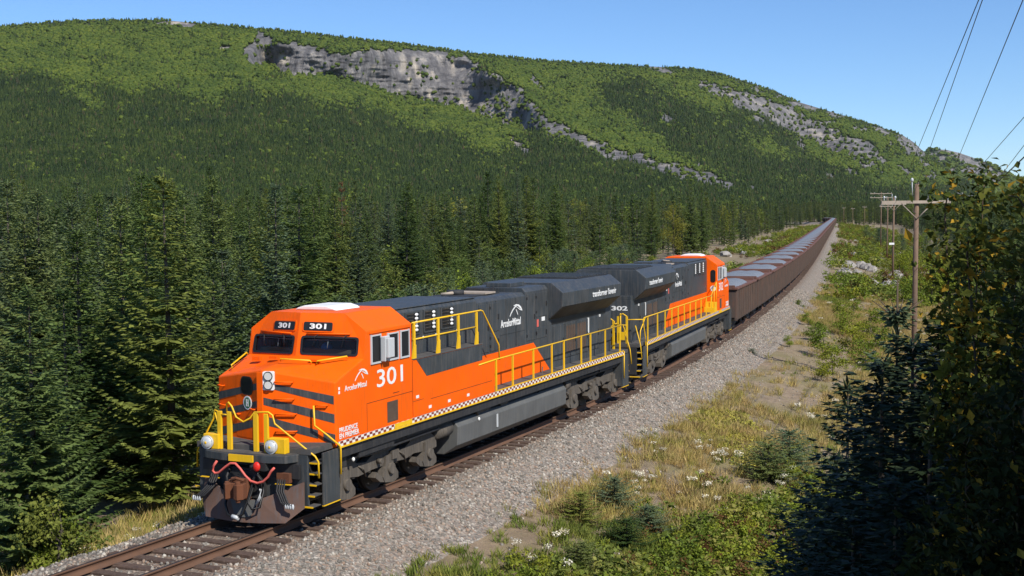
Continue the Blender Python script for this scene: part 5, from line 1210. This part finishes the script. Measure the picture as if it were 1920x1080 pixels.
# young firs low in the front right grass
for k, (px, py, hh, lab) in enumerate([(1088, 972, .75, 'small dark fir in the grass, left one of the pair below the ballast'), (1152, 952, .85, 'small dark fir in the grass, right one of the pair below the ballast'), (1175, 1030, .8, 'low dark fir with a black shadow in the front right grass'), (1215, 1000, .7, 'pale blue green fir in the front right grass'), (1440, 905, 1.2, 'blue green young fir in the grass beside the dark bushes'), (1480, 880, 1.3, 'dark young fir at the edge of the dark bushes'), (1090, 1060, .6, 'tiny grey green fir at the bottom of the grass'), (1410, 670, .5, 'tiny fir by the ballast edge halfway along the train')]):
    x, y = by_px(px, py); shrub(yf[k % 4], x, y, hh, lab, 'young_fir', 'tree', None, 2.0, 2.1)
# pale boulders
def rock(seed, r):
    rg = np.random.default_rng(seed); b = MB(); b.ball((0, 0, 0), r, r * .8, r * .6, 9, 6)
    b.v = [tuple(np.array(v) * (1 + .28 * (rg.random() - .5)) + rg.normal(size=3) * r * .06) for v in b.v]
    me = bpy.data.meshes.new('boulder'); me.from_pydata(b.v, [], b.f); me.materials.append(M['rock']); me.update(); return me
rks = [rock(k, 1.0) for k in range(5)]
def boulder(px, py, size, label, group=None):
    x, y = by_px(px, py, -2.5); o = link('boulder', rks[int(rng.integers(0, 5))], None, (x, y, float(ground_z(x, y)) + size * .2), float(rng.random() * 6), size); tag(o, label, 'boulder', group)
for px, py, s_ in ((845, 548, 1.5), (865, 545, 1.2), (880, 552, 1.0), (850, 560, 1.1), (745, 560, .8), (920, 543, 1.0), (1100, 515, 1.2), (1060, 520, 1.0), (1015, 528, .9), (1360, 480, 1.3), (1385, 474, 1.2), (1395, 478, 1.0), (1440, 455, 1.3)): boulder(px, py, s_, 'pale grey boulder lying beyond the train', 'boulders beyond the train')
for k in range(34):
    px, py = rng.uniform(1575, 1690), rng.uniform(440, 545); boulder(px, py, rng.uniform(.5, 1.3), 'pale boulder on the open ground right of the track', 'boulders right of the track')

# ------------------------------------------------------------------ ground cover
def tuft(seed, n, hh, w, mat, spread=.12, lean=.35):
    rg = np.random.default_rng(seed); V = []
    a = rg.random(n) * 6.28; r = spread * np.sqrt(rg.random(n)); base = np.stack([np.cos(a) * r, np.sin(a) * r, np.full(n, -.02)], -1)
    d = norm(np.stack([rg.normal(size=n) * lean, rg.normal(size=n) * lean, np.ones(n)], -1)); v = norm(np.cross(d, rg.normal(size=(n, 3))))
    return quads_mesh('tuft', rot_quads(base, d, v, hh * (.5 + .7 * rg.random(n)), np.full(n, w)), mat, rg)
def flower(seed, hh, nf):
    rg = np.random.default_rng(seed); t1 = tuft(seed, 16, hh, .016, M['greengrass'], .12, .22)
    n = nf; a = rg.random(n) * 6.28; r = .17 * np.sqrt(rg.random(n)); p = np.stack([np.cos(a) * r, np.sin(a) * r, hh * (.85 + .3 * rg.random(n))], -1)
    nn = norm(rg.normal(size=(n, 3)) * .5 + [0, 0, 1]); u = norm(np.cross(nn, rg.normal(size=(n, 3)))); v = np.cross(nn, u)
    return join_mesh('flower', [t1, quads_mesh('p', rot_quads(p, u, v, np.full(n, .055), np.full(n, .026)), M['petal'], rg)])
dry = [tuft(k, 34, .34, .008, M['drygrass'], .16, .42) for k in range(5)] + [tuft(20 + k, 26, .26, .011, M['greengrass'], .14, .4) for k in range(2)]
flw = [flower(40 + k, .38, 60) for k in range(4)]
def low(seed, mat, n=260, size=.06, hh=.42):
    rg = np.random.default_rng(seed); bl = [((rg.random() - .5) * .8, (rg.random() - .5) * .8, hh * (.25 + .6 * rg.random()), .12 + .14 * rg.random(), .12 + .14 * rg.random(), hh * (.2 + .3 * rg.random())) for _ in range(7)]
    return leafy_mesh(seed, bl, n, size, mat, 'l', .9, .3)
lows = [low(60 + k, M['leaf']) for k in range(4)] + [low(70, M['redshrub'])] + [low(72 + k, M['greengrass'], 110, .10) for k in range(2)]
mos = [low(80 + k, M['moss'], 90, .07, .06) for k in range(2)]
n_ = 60000
yy = 16 + (130 - 16) * rng.random(n_) ** 1.5; xc = np.interp(yy, YC[_mono], XC[_mono]); tt = rng.uniform(2.0, 17, n_); xx = xc + tt / np.cos(np.interp(yy, YC[_mono], HH[_mono]))
px, py = proj(xx, yy, ground_z(xx, yy)); ok = (px > -50) & (px < 1960) & (py < 1130)
xx, yy, tt, px, py = xx[ok], yy[ok], tt[ok], px[ok], py[ok]; zz = ground_z(xx, yy)
dens = np.clip((tt - 1.9 - 1.2 * fbm(xx * .5, yy * .5, 131)) / 2.0, 0, 1) * np.clip(fbm(xx * .45, yy * .45, 133, 3) * 2.4 - .55, .08, 1)
dirt = inpoly(px, py, [(1380, 700), (1490, 600), (1600, 640), (1590, 720), (1500, 790), (1400, 760)]); dens *= np.where(dirt, .10, 1)
g = rng.random(len(xx)); isg = (g < dens * .62)
green = fbm(xx * .3, yy * .3, 135, 3) + np.clip((py - 960) / 400, 0, .2) > .66
ix = np.where(green, rng.integers(5, 7, len(xx)), rng.integers(0, 5, len(xx)))
S = rng.uniform(.6, 1.35, len(xx))
scatter('dry_grass', dry, np.stack([xx, yy, zz], -1)[isg], S[isg], rng.random(isg.sum()) * 6.28, ix[isg], 'dry yellow and brown grass on the bank right of the ballast')
isf = (~isg) & (rng.random(len(xx)) < np.clip(fbm(xx * .5, yy * .5, 137, 3) * 2.2 - 1.45, 0, .06)) & (tt > 4.2) & ~dirt
# low shrub carpet nearest to us
n_ = 3600; yy2 = rng.uniform(17, 40, n_); xx2 = rng.uniform(-1, 12, n_); z2 = ground_z(xx2, yy2); px2, py2 = proj(xx2, yy2, z2)
lowm = inpoly(px2 + (fbm(xx2, yy2, 139) - .5) * 160, py2 + (fbm(xx2, yy2, 141) - .5) * 90, [(1100, 1130), (1190, 1060), (1250, 1020), (1330, 985), (1480, 955), (1560, 900), (1760, 880), (1760, 1300), (1100, 1300)])
lowm |= (fbm(xx2 * .8, yy2 * .8, 143, 3) > .66) & (lateral(xx2, yy2) > 5)
scatter('low_shrubs', lows, np.stack([xx2, yy2, z2], -1)[lowm], rng.uniform(.45, 1.35, lowm.sum()), rng.random(lowm.sum()) * 6.28, rng.integers(0, 7, lowm.sum()), 'low green and reddish shrubs carpeting the front right ground')
# moss patch
x0, y0 = by_px(1375, 815); n_ = 1100; a = rng.random(n_) * 6.28; r_ = np.sqrt(rng.random(n_)); mxx = x0 + np.cos(a) * r_ * 1.1; myy = y0 + np.sin(a) * r_ * 4.0; k_ = fbm(mxx * 1.2, myy * .8, 151, 3) > .42
scatter('moss', mos, np.stack([mxx, myy, ground_z(mxx, myy)], -1)[k_], rng.uniform(.7, 1.3, k_.sum()), rng.random(k_.sum()) * 6.28, rng.integers(0, 2, k_.sum()), 'bright yellow green moss patch on the bank')
# grass and flowers along the left ballast edge and flowers on the right
n_ = 7000; yl = 15 + 60 * rng.random(n_) ** 1.6; tl = -rng.uniform(2.9, 8.5, n_); xl = np.interp(yl, YC[_mono], XC[_mono]) + tl / np.cos(np.interp(yl, YC[_mono], HH[_mono])); kz = rng.random(n_) < np.clip((-tl - 2.9) / 1.2, 0, 1)
scatter('verge_grass', dry, np.stack([xl, yl, ground_z(xl, yl)], -1)[kz], rng.uniform(.8, 1.7, kz.sum()), rng.random(kz.sum()) * 6.28, np.where(rng.random(kz.sum()) < .6, rng.integers(5, 7, kz.sum()), rng.integers(0, 5, kz.sum())), 'green and yellow grass between the ballast and the left forest')
kf = kz & (rng.random(n_) < .06) & (tl > -6.5)
fx = np.concatenate([xx[isf], xl[kf]]); fy = np.concatenate([yy[isf], yl[kf]])
# flower clumps seen in the front right grass
for (px_, py_, m_) in ((1190, 905, 9), (1290, 915, 5), (1330, 940, 5), (1260, 860, 3), (1490, 930, 8), (1420, 940, 5), (1030, 1040, 5), (1540, 800, 6), (1195, 815, 4), (1350, 850, 5)):
    x0, y0 = by_px(px_, py_); fx = np.concatenate([fx, x0 + rng.normal(size=m_) * .35]); fy = np.concatenate([fy, y0 + rng.normal(size=m_) * .7])
scatter('white_flowers', flw, np.stack([fx, fy, ground_z(fx, fy)], -1), rng.uniform(.45, .9, len(fx)), rng.random(len(fx)) * 6.28, rng.integers(0, 4, len(fx)), 'small white wildflowers in the verges of the railway')
# far verge: sparse scrub both sides
n_ = 5000; yv = rng.uniform(110, 700, n_); sdv = np.where(rng.random(n_) < .6, 1, -1); tv = rng.uniform(4, 26, n_) * sdv; xv = np.interp(yv, YC[_mono], XC[_mono]) + tv; zv = ground_z(xv, yv); kv = (fbm(xv * .12, yv * .05, 161, 3) > .46) & (xv > tlx(yv))
scatter('far_scrub', lows, np.stack([xv, yv, zv], -1)[kv], rng.uniform(1.5, 4.0, kv.sum()), rng.random(kv.sum()) * 6.28, rng.integers(0, 7, kv.sum()), 'scrub growing along both sides of the far straight track')
# loose ballast stones
def stone(seed):
    rg = np.random.default_rng(seed); b = MB(); b.ball((0, 0, 0), 1, .85, .65, 6, 4); v = np.array(b.v) * (1 + .5 * (rg.random((len(b.v), 1)) - .5)); return np_mesh('st', v, np.array(b.f), M['stone'])
sts = [stone(k) for k in range(6)]
n_ = 90000; s_ = -40 + 130 * rng.random(n_) ** 1.35; tt_ = rng.uniform(-3.3, 3.4, n_); far_t = rng.random(n_) < .10; tt_ = np.where(far_t, rng.uniform(3, 10, n_), tt_); kp = rng.random(n_) < np.clip((3.9 - abs(tt_ - .1)) / 1.4, .35, 1)
cx, cy, ch = track(s_); sx_ = cx + tt_ * np.cos(ch); sy_ = cy - tt_ * np.sin(ch); pz = np.interp(tt_, [p[0] for p in prof], [p[1] for p in prof])
P_x, P_y = proj(sx_, sy_, pz); kp &= (P_x > -40) & (P_x < 1960) & (P_y < 1120) & (sy_ > 5)
# stay below the sleepers and clear of the rails
kp &= ~((abs(tt_) < 1.36) & (rng.random(n_) < .6)) & (abs(abs(tt_) - .7525) > .13)
pz = np.where(tt_ > 3.2, ground_z(sx_, sy_), pz + (fbm(sx_ * 1.2, sy_ * 1.2, 21, 3) - .5) * .10)
scatter('ballast_stones', sts, np.stack([sx_, sy_, pz + .002], -1)[kp], rng.uniform(.022, .055, kp.sum()), rng.random(kp.sum()) * 6.28, rng.integers(0, 6, kp.sum()), 'loose crushed stones of the track bed', tilt=rng.random((kp.sum(), 2)) * 3)

# ------------------------------------------------------------------ pole line and wires
def pole(x, y, ztop, arm_z, arm_l, label, top_ins=True, arms=1, az=0.0):
    zb = float(ground_z(x, y)) - .3; r = empty('utility_pole', (x, y, zb), az); hh = ztop - zb
    b = MB(); b.tube([(0, 0, 0), (.03, 0, hh * .5), (.08, 0, hh)], [.135, .12, .10], 10); b.build('post', M['pole'], r)
    for q in range(arms):
        za = arm_z - zb - q * .9
        b = MB(); b.box(-arm_l / 2, arm_l / 2, -.19, -.07, za - .06, za + .07); ca = b.build('crossarm', M['arm'], r)
        b = MB(); b.tube([(.05, -.13, za - .75), (.75, -.13, za - .06)], .025, 5); b.tube([(.05, -.13, za - .75), (-.65, -.13, za - .06)], .025, 5); b.build('brace', M['arm'], r)
        for ix_ in (-.46, -.3, .3, .46):
            b = MB(); b.cyl((ix_ * arm_l, -.13, za + .07), (ix_ * arm_l, -.13, za + .2), .02, 6); b.ball((ix_ * arm_l, -.13, za + .22), .05, .05, .07, 8, 6); b.build('insulator', M['frost'], ca)
    if top_ins: b = MB(); b.tube([(-.12, 0, hh - .5), (-.14, 0, hh + .1)], .02, 6); b.ball((-.14, 0, hh + .18), .07, .07, .1, 8, 6); b.build('top_insulator', M['frost'], r)
    tag(r, label, 'utility pole', 'wooden poles of the power line'); return r
p1 = at(1716, 345, 58); a1 = at(1716, 379, 58)
pole(float(p1[0]), 58.0, float(p1[2]), float(a1[2]), 3.1, 'nearest wooden power pole with a long crossarm, behind the dark bushes')
p = at(1675, 369, 150); a = at(1675, 383, 150); P2 = pole(float(p[0]), 150.0, float(p[2]), float(a[2]), 2.9, 'second wooden power pole with a single crossarm and a small white plate low down')
b = MB(); b.box(-.5, .1, -.2, -.16, float(at(1665, 457, 150)[2]) - P2.location.z - .12, float(at(1665, 457, 150)[2]) - P2.location.z + .12); b.build('plate', M['white'], P2)
p = at(1664, 371, 230); a = at(1660, 387, 230); pole(float(p[0]), 230.0, float(p[2]), float(a[2]), 2.9, 'third power pole, dark, just left of the second')
p = at(1652, 360, 290); a = at(1652, 363, 290); pole(float(p[0]), 290.0, float(p[2]), float(a[2]), 5.0, 'fourth power pole with two crossarms near its top', False, 2)
for k, (px_, py_, lab) in enumerate(((1621, 387, 'far power pole right of the train tail, nearest of the far ones'), (1599, 390, 'far power pole right of the train tail, middle one'), (1582, 389, 'far power pole right of the train tail, leftmost one'))):
    Dp = 640 + 60 * k; p = at(px_, py_, Dp); pole(float(p[0]), float(Dp), float(p[2]), float(p[2]) - .3, 2.2, lab, False)
arm_px = [1681, 1709, 1764]
ends = [((1835, 0), 19.0), ((1842, 0), 20.0), ((1918, 0), 18.0)]
def wire(P0, P1, sag, label, r=.012, ext=1.5):
    P0, P1 = np.array(P0), np.array(P1); q = []
    for i in range(25):
        t = i / 24 * ext; p = P0 + (P1 - P0) * t; p[2] -= sag * 4 * t * (1 - t); q.append(tuple(p))
    b = MB(); b.tube(q, r * .62, 5); tag(b.build('wire', M['wire'], None), label, 'wire', 'overhead power wires')
for ap, (e_, De), lab in zip(arm_px, ends, ('leftmost power wire rising to the top edge of the picture', 'second power wire from the left, close beside the leftmost one', 'power wire crossing the sky to the top right corner')):
    wire(at(ap, 377, 57.9), at(e_[0], e_[1], De), .0, lab)
for (s0, D0, e0, De, lab, r_) in (((1786, 372), 60, (1925, 214), 24, 'upper of the three slanting wires at the right edge', .012), ((1843, 373), 62, (1925, 266), 26, 'middle of the three slanting wires at the right edge', .012), ((1826, 383), 62, (1925, 290), 25, 'lowest and thickest of the slanting wires at the right edge', .024)):
    wire(at(*s0, D0), at(*e0, De), .0, lab, r_, 1.6)
ws_ = at(1716, 379, 58); wire((ws_[0] - 1.3, 58, ws_[2] + .2), (at(1655, 382, 150)[0], 150, at(1655, 382, 150)[2]), .6, 'power wire running between the first two poles', .012, 1.0)

# ------------------------------------------------------------------ dark bushes in the right foreground and the trees that shade them
def alder(k, px_, ytop_, D_, hw, nleaf, label, yellow=.10, mat='alder', size=.075):
    rg = np.random.default_rng(900 + k); top = at(px_, ytop_, D_); x, y = float(top[0]), float(D_); zb = float(ground_z(x, y)) - .1; hh = float(top[2]) - zb; w = hw * D_ / F
    r = empty('alder_bush', (x, y, zb)); b = MB(); tips = []
    ns = 7
    for q in range(ns):
        a = q * 6.28 / ns + rg.random(); l = rg.uniform(.55, 1.0) * hh if q else hh; rad = w * rg.uniform(.25, .95) * (0.35 if q == 0 else 1)
        P = [(math.cos(a) * rad * u_ ** 1.3, math.sin(a) * rad * u_ ** 1.3, l * u_) for u_ in np.linspace(0, 1, 6)]; b.tube(P, list(np.linspace(.03, .006, 6)), 5, False)
        for u_ in np.linspace(.30, 1, 9):
            c = np.array((math.cos(a) * rad * u_ ** 1.3, math.sin(a) * rad * u_ ** 1.3, l * u_)); a2 = rg.random() * 6.28; tl_ = w * .55 * rg.uniform(.4, 1) * (1.15 - .5 * u_)
            tip = c + np.array((math.cos(a2) * tl_, math.sin(a2) * tl_, .25 * tl_ + .1)); b.tube([tuple(c), tuple((c + tip) / 2 + [0, 0, .05]), tuple(tip)], [.009, .006, .003], 4, False); tips.append((c, tip))
    b.build('stem', M['stem'], r)
    n = nleaf * 4; ti = rg.integers(0, len(tips), n); u_ = rg.random(n) ** .7; c0 = np.array([t[0] for t in tips])[ti]; c1 = np.array([t[1] for t in tips])[ti]
    p = c0 + (c1 - c0) * u_[:, None] + rg.normal(size=(n, 3)) * .13
    nn = norm(rg.normal(size=(n, 3)) * .75 + np.array([.25, -.3, .8])); u = norm(np.cross(nn, rg.normal(size=(n, 3)))); v = np.cross(nn, u); s = size * (.65 + .7 * rg.random(n))
    # leaf: two quads folded on the midrib with a pointed tip
    fold = nn * (s * .12)[:, None]
    A = p; Bp = p + u * s[:, None]; m1 = p + u * (s * .45)[:, None] + v * (s * .30)[:, None] + fold; m2 = p + u * (s * .45)[:, None] - v * (s * .30)[:, None] + fold; mid_ = p + u * (s * .55)[:, None]
    V = np.stack([A, m1, Bp, mid_, A, mid_, Bp, m2], 1).reshape(-1, 3)
    isy = rg.random(n) < yellow; isy8 = np.repeat(isy, 8)
    link('leaves', quads_mesh('leaves', V[~isy8], M[mat], rg, np.repeat(rg.random((~isy).sum()), 2)), r)
    if isy.sum(): link('yellow_leaves', quads_mesh('yellow_leaves', V[isy8], M['yellowleaf'], rg, np.repeat(rg.random(isy.sum()), 2)), r)
    tag(r, label, 'bush'); return r
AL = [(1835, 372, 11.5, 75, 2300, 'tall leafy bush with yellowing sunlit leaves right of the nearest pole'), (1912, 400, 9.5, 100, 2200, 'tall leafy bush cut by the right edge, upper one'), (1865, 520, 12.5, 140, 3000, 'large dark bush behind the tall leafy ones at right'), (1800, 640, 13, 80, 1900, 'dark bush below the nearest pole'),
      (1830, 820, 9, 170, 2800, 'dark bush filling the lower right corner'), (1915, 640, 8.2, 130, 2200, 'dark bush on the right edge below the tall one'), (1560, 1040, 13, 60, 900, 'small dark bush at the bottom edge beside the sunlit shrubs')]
for k, (px_, yt, D_, hw, nl, lab) in enumerate(AL): alder(k, px_, yt, D_, hw, nl, lab, .16 if k < 2 else .04, 'alder' if k < 2 else 'aldershade', size=.085 if k in (1, 9, 10) else .075)
tp = at(1683, 528, 14.0); zb = float(ground_z(tp[0], 14.0)); sp_h = float(tp[2]) - zb
ls = spruce_mesh(960, 10.0, 2.1, 220, .12, M['needleblue'], 1.0, .05, 0, .03, .9)
r = empty('leader_spruce', (float(tp[0]), 14.0, zb - .1)); s = sp_h / 10
link('trunk', ls[0], r, sc=s); link('crown', ls[1], r, sc=s); b = MB(); b.tube([(0, 0, sp_h * .9), (0, 0, sp_h + .12)], [.02, .008], 5)
for q in range(6): a = q * 1.05; b.tube([(0, 0, sp_h * .955), (.28 * math.cos(a), .28 * math.sin(a), sp_h * .985)], [.012, .004], 4)
b.build('leader_shoot', M['needleblue'] if 0 else M['stem'], r); tag(r, 'blue green young spruce with a long bare leader in the right foreground thicket', 'tree')
dk = [spruce_mesh(980 + k, 10.0, 2.2, 220, .12, M['needleshade'], 1.0, .03, 0, .03, .8) for k in range(3)]
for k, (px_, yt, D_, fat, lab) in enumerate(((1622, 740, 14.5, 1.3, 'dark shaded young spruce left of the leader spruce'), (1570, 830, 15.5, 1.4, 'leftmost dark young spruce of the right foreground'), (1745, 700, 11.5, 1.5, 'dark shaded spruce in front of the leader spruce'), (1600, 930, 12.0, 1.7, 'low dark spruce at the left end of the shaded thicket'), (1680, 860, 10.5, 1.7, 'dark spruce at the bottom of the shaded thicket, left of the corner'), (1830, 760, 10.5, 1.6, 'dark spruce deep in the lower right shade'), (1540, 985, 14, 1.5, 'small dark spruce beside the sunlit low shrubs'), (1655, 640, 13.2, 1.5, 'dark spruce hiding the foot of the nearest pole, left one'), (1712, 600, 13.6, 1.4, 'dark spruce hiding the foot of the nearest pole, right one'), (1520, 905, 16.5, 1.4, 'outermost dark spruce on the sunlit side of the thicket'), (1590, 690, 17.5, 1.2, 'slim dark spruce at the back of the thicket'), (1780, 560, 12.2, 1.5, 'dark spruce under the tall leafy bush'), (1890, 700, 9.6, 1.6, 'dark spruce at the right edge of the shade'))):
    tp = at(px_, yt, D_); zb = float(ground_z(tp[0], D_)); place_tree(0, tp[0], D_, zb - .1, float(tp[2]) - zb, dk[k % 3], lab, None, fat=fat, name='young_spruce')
for k, (x, y, hh) in enumerate(((9.0, 5.5, 11.0), (11.5, 3.0, 13), (7.0, 1.0, 12.5), (11.0, 8.2, 9.5), (8.6, -2.0, 15), (6.0, 3.6, 10.5), (13.5, 6.0, 14), (5.0, -2.5, 12), (9.2, 1.5, 14))):
    place_tree(0, x, y, float(ground_z(x, y)) - .1, hh, hi[k % 9], 'tall spruce standing just outside the right edge, shading the thicket', 'spruces shading the right foreground', fat=1.5)
# ------------------------------------------------------------------ thin air: closed box round the whole place
mt = bpy.data.materials.new('air'); mt.use_nodes = True; nn_ = mt.node_tree; nn_.nodes.clear()
oo = nn_.nodes.new('ShaderNodeOutputMaterial'); pv = nn_.nodes.new('ShaderNodeVolumePrincipled'); nn_.links.new(pv.outputs[0], oo.inputs['Volume'])
pv.inputs['Color'].default_value = (0.82, 0.9, 1.0, 1); pv.inputs['Density'].default_value = 0.000011; pv.inputs['Anisotropy'].default_value = 0.0
b = MB(); b.box(-7600, 7600, -7600, 7600, -60, 760); hz = b.build('haze', mt); tag(hz, 'thin pale air softening the far hills', None, kind='stuff')
